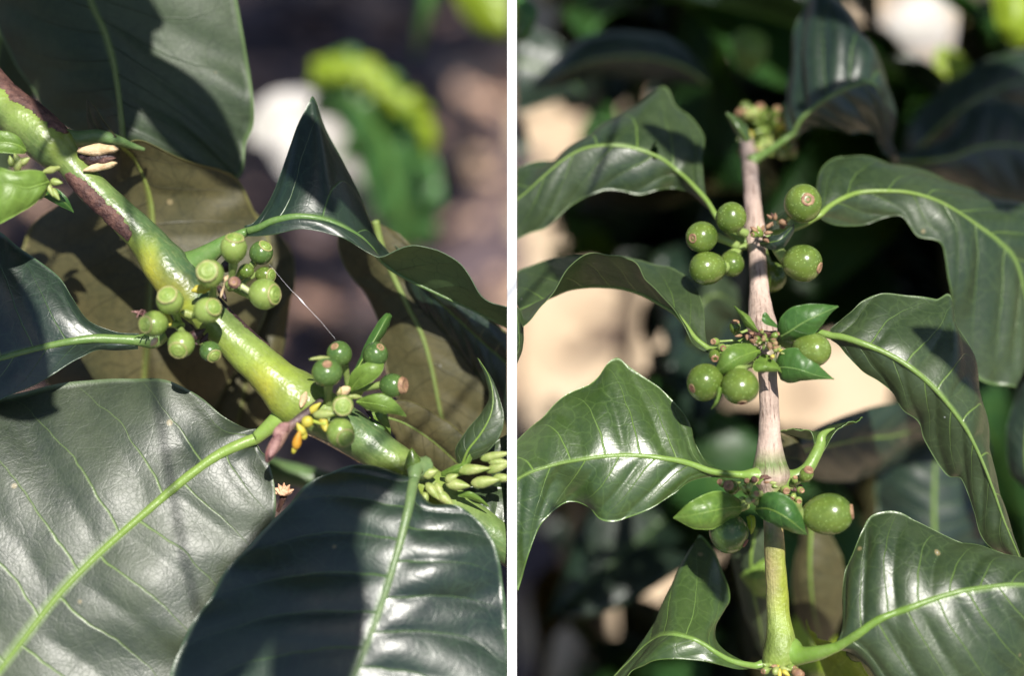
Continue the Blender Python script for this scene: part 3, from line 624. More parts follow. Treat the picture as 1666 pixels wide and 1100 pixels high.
# buds at the fourth joint
for a in ((806, 742, 14, 56, 17), (770, 764, 5, 62, 20), (812, 760, 20, 50, 18), (745, 789, -5, 44, 22), (790, 784, 10, 54, 22), (820, 778, 0, 40, 16), (700, 770, 20, 30, 20), (704, 800, -50, 38, 18), (724, 812, -40, 40, 20), (692, 812, -80, 24, 14), (716, 800, -60, 34, 14), (812, 752, 0, 40, 16), (735, 778, 30, 26, 18)):
    bud(lb, a[0], a[1], .438, a[2], a[3], a[4], 'bud', side=-1)
leaf(lb, [(718, 768, .441), (738, 758, .439), (755, 752, .439), (764, 738, .441)], [(718, 772, .441), (738, 766, .438), (756, 758, .438), (766, 742, .441)], [(718, 776, .441), (740, 776, .44), (758, 768, .44), (768, 746, .441)], top='young', under='young', rib=1, nu=18, nv=10, name='young_leaf')
leaf(lb, [(745, 800, .441), (765, 800, .44), (782, 810, .441), (796, 824, .443)], [(745, 804, .441), (765, 806, .44), (782, 814, .441), (796, 825, .443)], [(745, 808, .441), (764, 812, .441), (780, 818, .442), (796, 826, .443)], top='young', under='young', rib=0, nu=16, nv=8, name='young_leaf')
bud(lb, 672, 752, .437, 95, 50, 32, 'berry', label='swollen leaf base')
# right small dark leaf and the glossy leaf under the buds
leaf(lb, [(742, 752, .447), (742, 728, .446), (760, 700, .445), (784, 670, .445), (795, 645, .445), (790, 615, .446), (777, 582, .448)], [(752, 756, .445), (762, 732, .443), (782, 706, .442), (798, 675, .442), (802, 645, .443), (795, 612, .445), (778, 583, .448)],
     [(764, 752, .445), (790, 738, .443), (812, 712, .442), (820, 682, .442), (814, 652, .443), (800, 615, .445), (779, 584, .448)], top='top', under='under', rib=2.5, side=-1, nu=50, nv=20, label='small dark pointed leaf standing at the right edge')
leaf(lb, [(730, 816, .45), (750, 798, .452), (790, 790, .454), (850, 800, .455)], [(740, 835, .448), (765, 838, .448), (800, 850, .449), (860, 880, .45)], [(750, 850, .448), (775, 872, .449), (805, 905, .45), (860, 940, .452)], top='top', under='under', rib=4, side=-1, nu=50, nv=20)
leaf(lb, [(795, 735, .456), (805, 720, .457), (830, 705, .458), (860, 700, .459)], [(800, 745, .456), (815, 740, .456), (835, 735, .457), (860, 735, .458)], [(800, 800, .456), (815, 800, .456), (835, 790, .457), (860, 770, .458)], top='top', under='under', rib=0, side=-1, nu=30, nv=14)
# tiny dried flower
df = thing('dried_flower', at(461, 806, .452), 'tiny dried pinkish flower caught between the two lower leaves', 'dried flower')
tube('stalk', [(452, 832, .455, 3), (457, 820, .453, 4), (461, 808, .451, 6)], df, 'bark')
for i in range(16):
    a = R(20+i*9.5); l = 16+5*math.sin(i*2.1)
    flake(df, 461+l*.5*math.cos(a), 808-l*.55*math.sin(a)-2, .450-.0006*(i % 3), math.degrees(a), l, 6, 'flower', 'petal', i, 1)
# thread of spider silk
sk = tube('spider_silk', [(438, 430, .442, .1), (470, 468, .443, .16), (484, 482, .443, .3), (491, 490, .443, 1.3), (499, 499, .443, .3), (520, 521, .443, .15), (530, 533, .443, .12), (546, 552, .444, .15)], None, 'silk', n=60, segs=6)
tag(sk, 'fine white thread of spider silk strung between the two clusters of young fruit', 'spider silk')

# ---------------------------------------------------------------- leaves behind the left branch
bb = thing('coffee_branch', at(230, 640, .52), 'shaded coffee branch behind the left branch carrying broad drooping leaves', 'coffee branch')
stem(bb, [(-300, 900, .60, 30, G1, G1), (-60, 780, .56, 24, G1, G1), (120, 740, .53, 22, G1, G1), (260, 720, .52, 20, G1, G1), (420, 760, .52, 20, G1, G1), (560, 800, .52, 18, G1, G1), (700, 900, .55, 18, G1, G1)], side=-1)
leaf(bb, [(188, 232, .476), (170, 222, .482), (110, 210, .49), (50, 150, .495), (10, 70, .497), (-10, -20, .498), (0, -120, .5)], [(200, 235, .474), (197, 195, .475), (192, 150, .476), (183, 95, .477), (168, 45, .478), (145, -5, .479), (110, -120, .48)],
     [(212, 238, .476), (270, 268, .478), (350, 290, .482), (392, 286, .486), (400, 235, .486), (413, 165, .486), (414, 100, .486)][:6]+[(370, -90, .486)],
     top='underd', under='underd', bulge=.06, quilt=.02, rib=6, ribcol=(.17, .24, .05), nvein=6, nu=100, label='broad shaded leaf filling the top left, with a curved yellow-green midrib')
leaf(bb, [(185, 230, .465), (172, 260, .48), (110, 320, .495), (50, 380, .50), (25, 460, .50), (40, 550, .50), (90, 640, .50), (180, 720, .50)], [(195, 234, .465), (222, 262, .476), (240, 305, .480), (248, 355, .482), (247, 430, .483), (243, 510, .484), (236, 600, .485), (225, 720, .49)],
     [(198, 232, .463), (230, 234, .468), (300, 264, .474), (380, 286, .482), (412, 340, .487), (440, 400, .49), (430, 520, .492), (330, 700, .495)],
     top='underb', under='underb', bulge=.05, rib=6, ribcol=(.20, .24, .04), nvein=7, nu=100, label='leaf seen from below behind the branch, brown bounce light put into its colour')
leaf(bb, [(330, 330, .50), (350, 420, .50), (340, 520, .50), (330, 620, .50), (340, 700, .50)], [(400, 350, .50), (405, 430, .50), (405, 520, .50), (400, 620, .50), (380, 720, .50)], [(415, 345, .50), (470, 400, .502), (480, 450, .502), (468, 520, .503), (482, 580, .503)][:4]+[(440, 690, .503)],
     top='underb', under='underd', rib=0, nvein=6, nu=60, label='leaf edge behind the middle fruit cluster, brown bounce light put into its colour')
leaf(bb, [(560, 360, .485), (550, 395, .486), (562, 440, .487), (590, 472, .488), (612, 520, .489), (622, 575, .49), (650, 650, .492), (705, 760, .495)], [(610, 360, .478), (622, 405, .480), (640, 450, .482), (664, 500, .483), (686, 545, .484), (702, 600, .485), (716, 670, .487), (740, 770, .49)],
     [(650, 380, .48), (690, 420, .482), (735, 460, .485), (790, 510, .487), (840, 560, .49), (860, 640, .492), (860, 720, .495), (780, 790, .497)],
     top='underb', under='underb', bulge=.05, rib=7, ribcol=(.24, .32, .08), nvein=7, side=-1, nu=90, label='leaf behind the right fruit cluster, brown bounce light put into its colour, its pale midrib upright')
leaf(bb, [(640, 400, .472), (700, 455, .474), (770, 505, .476), (850, 560, .478)], [(660, 430, .476), (715, 490, .478), (790, 560, .48), (860, 620, .482)], [(690, 500, .486), (740, 570, .488), (800, 650, .49), (860, 740, .492)], top='topd', under='underd', rib=3, side=-1, nu=50, label='dark leaf under the pale curled one')
leaf(bb, [(628, 652, .466), (665, 652, .466), (710, 675, .467), (752, 705, .468), (800, 760, .47)], [(632, 680, .468), (660, 690, .469), (700, 715, .47), (740, 750, .471), (780, 790, .472)], [(636, 700, .47), (655, 730, .472), (690, 760, .474), (720, 790, .475), (760, 810, .475)], top='underb', under='underb', rib=2, nvein=6, side=-1, nu=50, label='narrow leaf under the right fruit cluster, brown bounce light put into its colour')
leaf(bb, [(-60, -60, .53), (-70, 60, .53), (-60, 150, .53), (-20, 300, .53)], [(20, -60, .52), (0, 60, .52), (-10, 160, .52), (-10, 300, .53)], [(90, -60, .53), (70, 40, .53), (55, 150, .53), (10, 300, .53)], top='underd', under='underd', rib=3, nu=40)
# far bright plant on the mulch
gp = thing('coffee_seedling', at(640, 420, 1.0), 'blurred bright green seedling leaf with a lime upper rim on the mulch', 'seedling')
leaf(gp, [(505, 120, .86), (530, 95, .86), (590, 92, .86), (630, 120, .86), (680, 170, .87), (705, 250, .87), (720, 330, .88), (700, 400, .9)], [(510, 132, .86), (530, 135, .85), (565, 150, .85), (595, 180, .85), (620, 220, .86), (640, 280, .87), (655, 340, .88), (670, 400, .9)],
     [(515, 145, .87), (530, 180, .87), (555, 220, .87), (575, 250, .87), (590, 290, .87), (605, 330, .88), (620, 370, .89), (660, 410, .9)], top='mid', under='mid', rib=3, wave=.3, waven=5, side=-1, nu=80, label='mid green leaf')
leaf(gp, [(688, 190, .83), (705, 200, .83), (712, 225, .83), (700, 250, .83)], [(684, 195, .83), (695, 210, .825), (700, 228, .825), (698, 252, .83)], [(680, 200, .83), (682, 215, .83), (686, 232, .83), (696, 254, .83)], top='lime', under='lime', rib=0, side=-1, nu=20)
leaf(gp, [(515, 105, .82), (530, 90, .82), (548, 100, .82), (550, 125, .82)], [(513, 115, .82), (525, 112, .815), (538, 118, .815), (549, 128, .82)], [(512, 125, .82), (520, 132, .82), (535, 138, .82), (548, 132, .82)], top='lime', under='lime', rib=0, side=-1, nu=20)
leaf(gp, [(500, 130, .84), (515, 100, .84), (560, 90, .84), (610, 98, .84), (650, 140, .84), (692, 165, .845), (700, 190, .85)], [(510, 132, .84), (525, 118, .838), (565, 112, .838), (605, 122, .838), (645, 158, .838), (680, 178, .84), (698, 192, .85)],
     [(515, 140, .84), (535, 130, .84), (570, 130, .84), (600, 145, .84), (635, 175, .84), (670, 195, .845), (696, 196, .85)], top='lime', under='lime', rib=3, side=-1, nu=60, wave=.45, waven=6, label='bright lime leaf catching the sun')
stem(gp, [(655, 300, .89, 9, G1, G1), (665, 380, .93, 10, G1, G1), (670, 450, 1.1, 12, G1, G1), (672, 520, 1.5, 16, G1, G1)])
wp = thing('bright_leaf', at(490, 230, 1.0), 'blurred leaf behind the pointed leaf tip, its white glare put into the colour', 'bright leaf')  # an overexposed leaf, its glare painted as white colour
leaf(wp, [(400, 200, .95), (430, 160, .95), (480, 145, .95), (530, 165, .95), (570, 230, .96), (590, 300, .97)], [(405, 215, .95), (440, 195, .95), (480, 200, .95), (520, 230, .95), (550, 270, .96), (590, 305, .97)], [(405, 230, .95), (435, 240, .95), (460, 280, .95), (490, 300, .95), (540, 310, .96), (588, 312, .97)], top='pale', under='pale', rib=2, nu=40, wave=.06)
tr = thing('coffee_branch', at(800, -40, .8), 'blurred green leaves hanging in at the top beside the white gap', 'coffee branch')
leaf(tr, [(740, -80, .8), (735, -30, .8), (745, 10, .8), (775, 45, .8), (815, 62, .8), (850, 70, .8)], [(790, -80, .8), (785, -40, .79), (790, -10, .79), (805, 20, .79), (825, 45, .79), (850, 68, .8)], [(870, -80, .8), (870, -50, .8), (870, -20, .8), (870, 10, .8), (870, 40, .8), (860, 66, .8)], top='lime', under='mid', rib=2, side=-1, nu=40)
leaf(tr, [(690, -60, .85), (682, 0, .85), (676, 50, .86), (672, 90, .87)], [(705, -60, .85), (698, 0, .84), (688, 50, .85), (674, 92, .87)], [(720, -60, .85), (712, 0, .85), (698, 50, .86), (676, 94, .87)], top='mid', under='mid', rib=1, nu=30)
stem(tr, [(700, -70, .85, 6, G1, G1), (780, -110, .8, 10, G1, G1), (900, -200, .8, 14, G1, G1)])

# ================================================================ RIGHT: upright woody branch
BK = (.52, .39, .32); BK2 = (.40, .30, .26); BG = (.30, .24, .22)
rb = thing('coffee_branch', at(1258, 780, .45), 'upright coffee branch with beige bark and round green berries in clusters', 'coffee branch')
E = .45
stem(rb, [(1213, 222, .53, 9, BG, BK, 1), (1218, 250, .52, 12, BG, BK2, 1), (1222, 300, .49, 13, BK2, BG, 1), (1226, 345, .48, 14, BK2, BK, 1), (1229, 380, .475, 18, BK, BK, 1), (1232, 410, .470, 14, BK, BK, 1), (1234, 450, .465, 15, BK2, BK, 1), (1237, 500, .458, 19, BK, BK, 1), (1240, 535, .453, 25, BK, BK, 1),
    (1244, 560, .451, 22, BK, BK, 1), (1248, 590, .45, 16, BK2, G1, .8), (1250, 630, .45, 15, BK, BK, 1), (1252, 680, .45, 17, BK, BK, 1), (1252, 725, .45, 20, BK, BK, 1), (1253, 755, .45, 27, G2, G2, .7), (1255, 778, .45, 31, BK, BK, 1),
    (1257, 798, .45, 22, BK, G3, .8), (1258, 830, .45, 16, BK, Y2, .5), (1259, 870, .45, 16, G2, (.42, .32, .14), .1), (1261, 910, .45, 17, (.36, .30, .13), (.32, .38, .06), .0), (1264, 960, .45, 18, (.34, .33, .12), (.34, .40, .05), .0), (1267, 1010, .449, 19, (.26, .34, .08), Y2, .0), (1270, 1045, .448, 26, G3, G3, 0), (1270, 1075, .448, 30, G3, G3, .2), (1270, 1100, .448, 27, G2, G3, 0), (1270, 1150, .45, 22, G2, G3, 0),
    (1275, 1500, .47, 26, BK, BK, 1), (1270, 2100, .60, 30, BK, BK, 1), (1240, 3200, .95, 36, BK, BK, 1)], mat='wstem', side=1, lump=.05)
# bark scar ring and dark crust at the joints
for (cx, cy, ww, dd) in ((1253, 776, 30, .4465), (1240, 542, 24, .4455)):
    tube('bark_ridge', [(cx-ww, cy-2, dd+.003, 3), (cx-ww*.5, cy+1, dd, 4), (cx, cy, dd-.001, 4.5), (cx+ww*.5, cy+2, dd, 5), (cx+ww, cy, dd+.003, 3)], rb, 'bark', lump=.3, n=40)
def back(rows, dd): return [(x, y, d+dd*min(1, i/3)) for i, (x, y, d) in enumerate(rows)]
# upper left leaf
leaf(rb, back([(1160, 345, .475), (1148, 315, .474), (1143, 270, .474), (1146, 225, .476), (1125, 190, .482), (1098, 170, .486), (1078, 143, .490), (1040, 163, .490), (1000, 193, .488), (955, 226, .486), (905, 258, .484), (850, 272, .482), (760, 300, .48)], .02),
     back([(1163, 348, .474), (1148, 325, .472), (1128, 302, .469), (1105, 280, .467), (1080, 260, .466), (1050, 246, .465), (1018, 238, .465), (985, 236, .465), (950, 241, .466), (915, 260, .467), (880, 290, .468), (840, 325, .47), (760, 380, .472)], .02),
     back([(1164, 352, .475), (1145, 335, .474), (1122, 314, .472), (1098, 307, .470), (1070, 309, .468), (1040, 317, .468), (1010, 310, .468), (985, 309, .468), (955, 320, .468), (925, 338, .469), (890, 370, .47), (850, 385, .472), (760, 440, .475)], .02),
     top='top', bulge=.05, quilt=.03, wave=.02, pet=[(1222, 398, .474, 10), (1200, 388, .474, 7), (1178, 368, .474, 6)], rib=5, ribcol=(.24, .38, .07), side=1, nu=110, hole=(1065, 246, 7, 13), label='upper left leaf with a pale midrib and a small hole')
# curled middle left leaf
leaf(rb, [(1150, 562, .455), (1146, 535, .459), (1143, 495, .464), (1128, 455, .470), (1095, 436, .475), (1062, 430, .478), (1028, 424, .48), (995, 418, .481), (960, 417, .482), (915, 418, .483), (868, 428, .484), (820, 455, .484)],
     [(1155, 568, .4535), (1132, 550, .455), (1115, 527, .458), (1098, 508, .461), (1075, 494, .463), (1045, 478, .465), (1015, 469, .467), (985, 466, .468), (958, 466, .468), (925, 471, .468), (895, 484, .467), (845, 505, .465)],
     [(1152, 575, .453), (1125, 560, .4525), (1108, 524, .452), (1090, 494, .450), (1068, 468, .448), (1045, 440, .446), (1022, 420, .445), (998, 413, .444), (968, 414, .444), (930, 430, .445), (902, 478, .446), (846, 527, .447)],
     top='top', under='topl', face=1, oref=(.25, -.5), bulge=.02, quilt=.01, pet=[(1238, 552, .452, 13), (1205, 560, .452, 9), (1175, 571, .452, 8)], rib=5, ribcol=(.24, .38, .07), side=1, nu=110, label='arching curled leaf showing its light underside along a bright wavy rim')
leaf(rb, [(842, 500, .452), (850, 515, .452), (852, 560, .453), (842, 590, .455), (830, 620, .455)], [(838, 500, .451), (842, 520, .45), (845, 560, .451), (838, 590, .453), (828, 622, .455)], [(830, 500, .45), (830, 520, .45), (832, 560, .45), (828, 590, .452), (824, 624, .455)], rib=0, side=1, nu=30, nv=12)
# big left leaf
leaf(rb, [(1205, 768, .449), (1175, 766, .449), (1150, 755, .450), (1132, 725, .452), (1118, 682, .454), (1090, 648, .456), (1062, 622, .457), (1030, 598, .458), (1003, 582, .459), (975, 614, .458), (925, 643, .457), (880, 682, .456), (841, 716, .455), (780, 770, .453)],
     [(1208, 773, .448), (1180, 771, .447), (1155, 766, .446), (1130, 757, .445), (1105, 750, .444), (1075, 745, .443), (1045, 742, .443), (1012, 741, .443), (980, 743, .443), (945, 748, .443), (905, 756, .444), (865, 768, .444), (835, 784, .445), (770, 820, .446)],
     [(1205, 778, .449), (1180, 779, .448), (1150, 778, .447), (1120, 785, .446), (1092, 805, .445), (1062, 824, .444), (1030, 840, .443), (1000, 849, .443), (975, 845, .444), (952, 824, .448), (925, 817, .449), (895, 838, .446), (872, 870, .445), (843, 962, .447)],
     top='topl', under='under', bulge=.05, quilt=.045, pet=[(1245, 775, .449, 18), (1225, 774, .448, 12)], rib=6.5, ribcol=(.24, .40, .07), side=1, nu=130, nv=44, nvein=7, label='large left leaf in sharp focus with a wavy lower edge')
# upper right leaf
leaf(rb, back([(1330, 342, .474), (1328, 310, .476), (1336, 275, .478), (1362, 256, .480), (1400, 258, .482), (1445, 264, .484), (1505, 276, .487), (1575, 303, .49), (1640, 322, .493), (1700, 355, .495), (1740, 430, .497), (1730, 520, .50)], .012),
     back([(1334, 350, .472), (1350, 335, .470), (1372, 322, .468), (1397, 313, .467), (1435, 310, .467), (1475, 312, .468), (1515, 322, .470), (1555, 342, .472), (1590, 366, .475), (1625, 392, .478), (1655, 430, .482), (1680, 540, .488)], .012),
     back([(1338, 358, .473), (1360, 366, .472), (1385, 368, .471), (1410, 365, .470), (1440, 353, .470), (1468, 352, .470), (1492, 384, .470), (1533, 398, .470), (1543, 462, .472), (1556, 540, .476), (1590, 615, .480), (1650, 630, .485)], .012),
     top='top', bulge=.06, quilt=.035, wave=.015, pet=[(1232, 390, .474, 9), (1265, 378, .474, 6), (1300, 368, .474, 5)], rib=5, ribcol=(.26, .40, .07), side=1, nu=120, nv=40, label='broad upper right leaf arching over with a pale midrib and bright glare')
# right leaf in focus
leaf(rb, [(1352, 538, .451), (1366, 524, .452), (1386, 508, .453), (1405, 488, .454), (1438, 474, .455), (1485, 480, .457), (1522, 487, .459), (1545, 479, .461), (1556, 525, .460), (1585, 590, .459), (1601, 665, .458), (1608, 735, .457), (1632, 810, .456), (1664, 912, .454)],
     [(1350, 545, .449), (1372, 549, .447), (1398, 557, .445), (1425, 567, .444), (1452, 580, .443), (1480, 597, .442), (1506, 618, .442), (1532, 645, .442), (1556, 675, .443), (1578, 708, .444), (1598, 750, .445), (1616, 795, .446), (1635, 850, .448), (1662, 914, .452)],
     [(1352, 552, .45), (1368, 562, .450), (1384, 583, .449), (1404, 605, .449), (1430, 620, .449), (1453, 640, .449), (1470, 668, .449), (1494, 688, .45), (1506, 722, .451), (1540, 776, .453), (1566, 780, .452), (1586, 832, .452), (1604, 884, .453), (1660, 915, .453)],
     top='top', bulge=.05, quilt=.042, pet=[(1256, 556, .454, 12), (1290, 548, .454, 8), (1325, 542, .451, 7)], rib=6, ribcol=(.22, .36, .07), side=1, nu=130, nv=44, nvein=7, label='long right leaf in focus, drooping to a tip at the right edge')
# lower right leaf
leaf(rb, [(1374, 1044, .437), (1372, 1010, .439), (1371, 975, .441), (1376, 930, .443), (1392, 900, .444), (1406, 865, .445), (1418, 838, .446), (1450, 830, .446), (1490, 845, .446), (1540, 872, .445), (1590, 888, .444), (1650, 905, .443), (1740, 950, .443)],
     [(1360, 1054, .437), (1378, 1044, .435), (1396, 1032, .433), (1415, 1018, .432), (1436, 1006, .431), (1458, 997, .431), (1482, 989, .430), (1508, 979, .430), (1536, 970, .430), (1570, 961, .430), (1610, 955, .431), (1660, 951, .432), (1740, 960, .435)],
     [(1372, 1062, .438), (1388, 1070, .437), (1405, 1085, .436), (1425, 1105, .435), (1450, 1125, .434), (1480, 1145, .433), (1510, 1160, .433), (1545, 1170, .433), (1580, 1170, .433), (1620, 1165, .434), (1670, 1140, .435), (1710, 1080, .436), (1750, 990, .438)],
     top='top', bulge=.07, quilt=.042, und=.05, pet=[(1285, 1062, .447, 26), (1305, 1067, .444, 15), (1335, 1062, .440, 12)], rib=8, ribcol=(.20, .36, .05), side=1, nu=120, nv=44, nvein=7, label='big lower right leaf with bright glare patches beside its midrib')
leaf(rb, [(1375, 1058, .46), (1350, 1045, .465), (1330, 1040, .47), (1310, 1010, .48)], [(1380, 1070, .46), (1370, 1080, .465), (1360, 1080, .47), (1330, 1050, .48)], [(1400, 1080, .46), (1420, 1120, .465), (1400, 1150, .47), (1380, 1150, .48)], top='lime', under='mid', rib=0, nu=20, nv=12, side=1)
# lower left folded leaf
leaf(rb, [(1228, 1080, .449), (1205, 1076, .449), (1180, 1062, .451), (1162, 1036, .454), (1168, 1012, .457), (1188, 985, .460), (1188, 955, .464), (1174, 925, .468), (1158, 895, .471), (1138, 870, .473), (1122, 905, .469), (1110, 945, .465), (1080, 1005, .462), (1050, 1042, .46), (1000, 1110, .458)],
     [(1230, 1084, .448), (1208, 1080, .446), (1186, 1073, .445), (1166, 1062, .444), (1148, 1050, .444), (1130, 1041, .444), (1114, 1036, .445), (1098, 1033, .446), (1085, 1033, .448), (1072, 1036, .451), (1060, 1043, .454), (1045, 1055, .456), (1022, 1078, .456), (1000, 1100, .456), (970, 1140, .456)],
     [(1228, 1090, .448), (1205, 1090, .446), (1182, 1086, .444), (1160, 1080, .443), (1140, 1076, .443), (1118, 1074, .443), (1095, 1073, .443), (1075, 1074, .444), (1056, 1078, .445), (1040, 1085, .446), (1026, 1093, .447), (1014, 1103, .448), (1004, 1115, .449), (990, 1130, .45), (965, 1150, .45)],
     top='topl', under='under', oref=(.3, -.5), bulge=.03, quilt=.015, pet=[(1262, 1075, .45, 18), (1245, 1082, .449, 11)], rib=5.5, ribcol=(.22, .38, .07), side=1, nu=130, label='lower left leaf folded up into a dark pointed wing')
# top leaf with glare
leaf(rb, [(1288, 212, .52), (1284, 175, .525), (1284, 120, .53), (1292, 45, .53), (1318, -5, .53), (1350, -20, .53), (1385, 20, .53), (1420, 90, .53), (1450, 190, .53), (1456, 262, .53)],
     [(1290, 218, .515), (1302, 195, .512), (1322, 176, .510), (1345, 160, .508), (1370, 147, .508), (1395, 137, .509), (1412, 134, .511), (1428, 145, .514), (1444, 190, .52), (1456, 263, .53)],
     [(1296, 224, .52), (1310, 212, .52), (1332, 207, .519), (1358, 207, .518), (1385, 212, .518), (1408, 216, .519), (1425, 222, .52), (1434, 238, .522), (1444, 255, .525), (1456, 265, .53)],
     top='topd', bulge=.08, quilt=.06, und=.08, pet=[(1222, 262, .505, 10), (1250, 245, .51, 6), (1275, 228, .515, 5)], rib=5, ribcol=(.12, .22, .05), side=1, nu=90, label='blurred dark blue-green leaf at the top with streaks of glare')
# stubby leaf pointing away at the second joint
leaf(rb, [(1326, 738, .452), (1324, 712, .452), (1310, 700, .453), (1290, 697, .454), (1268, 704, .456)], [(1331, 744, .452), (1334, 716, .455), (1333, 704, .462), (1328, 704, .472), (1318, 715, .485)], [(1338, 738, .452), (1348, 714, .452), (1366, 698, .453), (1384, 686, .454), (1404, 681, .456)], top='topl', under='topl', bulge=.0, wave=0, rib=0, side=1, nu=40, label='short leaf pointing away from the viewer, its two bright edges curling apart')
tube('leaf_stalk', [(1262, 780, .45, 24), (1290, 778, .45, 14), (1312, 765, .45, 11), (1326, 742, .451, 10), (1334, 724, .4525, 9), (1337, 710, .453, 7), (1346, 702, .454, 4), (1358, 697, .4545, 1)], rb, 'rib', (.17, .28, .055))
leaf(rb, [(1255, 700, .475), (1275, 708, .478), (1300, 720, .48), (1320, 760, .49)], [(1265, 740, .475), (1285, 745, .478), (1305, 750, .48), (1318, 775, .49)], [(1275, 790, .475), (1290, 780, .478), (1306, 775, .48), (1315, 785, .49)], top='underb', under='underb', rib=0, nu=20, nv=12, side=1)
# berries: middle joint
FR = [(1205, 629, .434, 30, (.03, .9, .42), 'berry', 'scar', (1225, 590, .448), 1.03, .32), (1149, 622, .438, 30, (-.75, .3, .45), 'berry', 'scar', (1190, 590, .45), 1.08, .30), (1318, 569, .440, 28, (.55, .10, .8), 'berry', 'scarp', (1270, 555, .45), 1.25, .42)]
FR += [(1346, 836, .436, 33, (.95, -.10, .25), 'berry', 'scarp', (1296, 818, .447), 1.3, .42), (1186, 868, .443, 32, (.75, .45, .3), 'berryd', 'scard', (1215, 820, .45), 1.05, .25)]
FR += [(1189, 354, .462, 25, (.1, -.3, .8), 'berry', 'none', (1215, 380, .47), 1.05, .3), (1142, 385, .463, 25, (-.65, .15, .7), 'berry', 'scarp', (1200, 400, .47), 1.1, .36), (1153, 437, .462, 27, (-.9, .1, .3), 'berry', 'none', (1200, 410, .47), 1.2, .3), (1190, 428, .466, 20, (.1, .6, .6), 'berry', 'none', (1215, 400, .472), 1.1, .3),
       (1306, 330, .462, 31, (.1, -.1, 1), 'berry', 'scarp', (1268, 362, .47), 1.05, .40), (1304, 427, .460, 31, (.85, .3, .45), 'berry', 'scarp', (1262, 395, .468), 1.1, .36), (1255, 450, .474, 24, (.1, .6, .6), 'berry', 'none', (1240, 400, .474), 1.1, .3)]
for x, y, d, r, a, m, c, s, lo, cr in FR: berry(rb, x, y, d, r, a, lo, m, c, s, None, cr)
for x, y, d, r, a in ((1196, 533, .446, 9, (0, -1, .4)), (1164, 556, .446, 7, (-.6, 0, .8)), (1174, 566, .444, 7, (.2, .1, 1)), (1162, 578, .444, 9, (0, .5, .7)), (1176, 786, .442, 7, (-.8, -.3, .6)), (1190, 794, .442, 12, (-.5, -.4, .8)), (1312, 773, .443, 11, (.2, -.7, .6)), (1302, 798, .444, 6, (.3, 0, 1)), (1299, 814, .444, 6, (0, .3, 1)), (1278, 797, .443, 8, (0, .2, 1)), (1230, 782, .443, 6, (0, 0, 1)), (1216, 783, .443, 6, (-.3, -.2, 1))):
    berry(rb, x, y, d, r, a, 1.25, 'berryL' if r < 9 else 'berry', 'cup', (x*.6+1245*.4, y*.7+(548 if y < 650 else 785)*.3, .448), None, .5, name='young_fruit')
r1 = random.Random(11)
def budcluster(cx, cy, d, w_, h_, n, parent, ms=('bud', 'berryL', 'berryL', 'berry', 'scar'), r=(4, 7)):
    for i in range(n):
        x = cx+r1.uniform(-w_, w_); y = cy+r1.uniform(-h_, h_)
        a = math.degrees(math.atan2(-(y-cy), x-cx))
        if r1.random() < .5: berry(parent, x, y, d+r1.uniform(-.003, .003), r1.uniform(*r), (math.cos(R(a)), -math.sin(R(a)), .9), 1.3, r1.choice(ms), 'cup' if r1.random() < .6 else 'none', (cx+(x-cx)*.3, cy+(y-cy)*.3, d+.006), None, .5, name='flower_bud')
        else: bud(parent, x, y, d+r1.uniform(-.003, .003), a, r1.uniform(2, 3.4)*r[1]*.8, r1.uniform(1.4, 2.)*r[0], r1.choice(ms), .5, name='flower_bud')
budcluster(1247, 553, .437, 20, 14, 20, rb, r=(3.2, 5)); budcluster(1262, 572, .438, 12, 10, 7, rb, ('bud', 'yellow', 'berryL'), (3, 4.5)); budcluster(1222, 812, .437, 15, 18, 14, rb, ('bud', 'berryL', 'berry'), (4.5, 7.5)); budcluster(1235, 786, .440, 26, 7, 12, rb, ('berryL', 'bud', 'scarp', 'bark'), (3.5, 5.5))
budcluster(1295, 800, .444, 8, 20, 8, rb, ('berryL', 'bark', 'scarp', 'black'), (3.5, 5.5)); budcluster(1268, 1088, .440, 30, 10, 14, rb, ('bud', 'yellow', 'scarp', 'berryL'), (5, 8)); budcluster(1215, 545, .444, 16, 8, 8, rb, ('pink', 'scarp', 'bark'), (4, 6))
budcluster(1250, 210, .535, 42, 40, 56, rb, ('bud', 'berryL', 'bud', 'berryL', 'yellow', 'berry'), (7, 11)); budcluster(1238, 380, .462, 16, 14, 10, rb, ('scarp', 'bud', 'berry'), (5, 7)); budcluster(1262, 360, .466, 14, 10, 8, rb, ('scarp', 'bark', 'berryd'), (4, 6))
def yl(L, Mi, Rr, top='youngd', under='under', rib=2, **k): return leaf(rb, L, Mi, Rr, top=top, under=under, rib=rib, nu=44, nv=20, side=1, name='young_leaf', **k)
yl([(1266, 546, .442), (1268, 522, .440), (1284, 503, .438), (1308, 495, .437), (1336, 495, .437), (1363, 498, .438)], [(1270, 548, .441), (1284, 540, .438), (1302, 528, .436), (1322, 517, .435), (1344, 507, .436), (1364, 498.5, .438)], [(1274, 554, .442), (1296, 553, .440), (1320, 546, .438), (1336, 530, .437), (1350, 512, .437), (1364, 499, .438)], top='youngd', ribcol=(.2, .35, .08), label='dark green young leaf pointing up to the right beside the bud cluster')
yl([(1262, 594, .442), (1268, 574, .440), (1285, 566, .438), (1304, 569, .437), (1324, 587, .436), (1356, 616, .438)], [(1264, 598, .441), (1276, 598, .438), (1292, 600, .436), (1308, 604, .435), (1328, 611, .436), (1357, 616.5, .438)], [(1264, 604, .442), (1270, 617, .441), (1284, 623, .440), (1304, 621, .438), (1328, 618, .437), (1357, 617, .438)], top='youngd', ribcol=(.16, .32, .07), label='dark green young leaf pointing right over the berry')
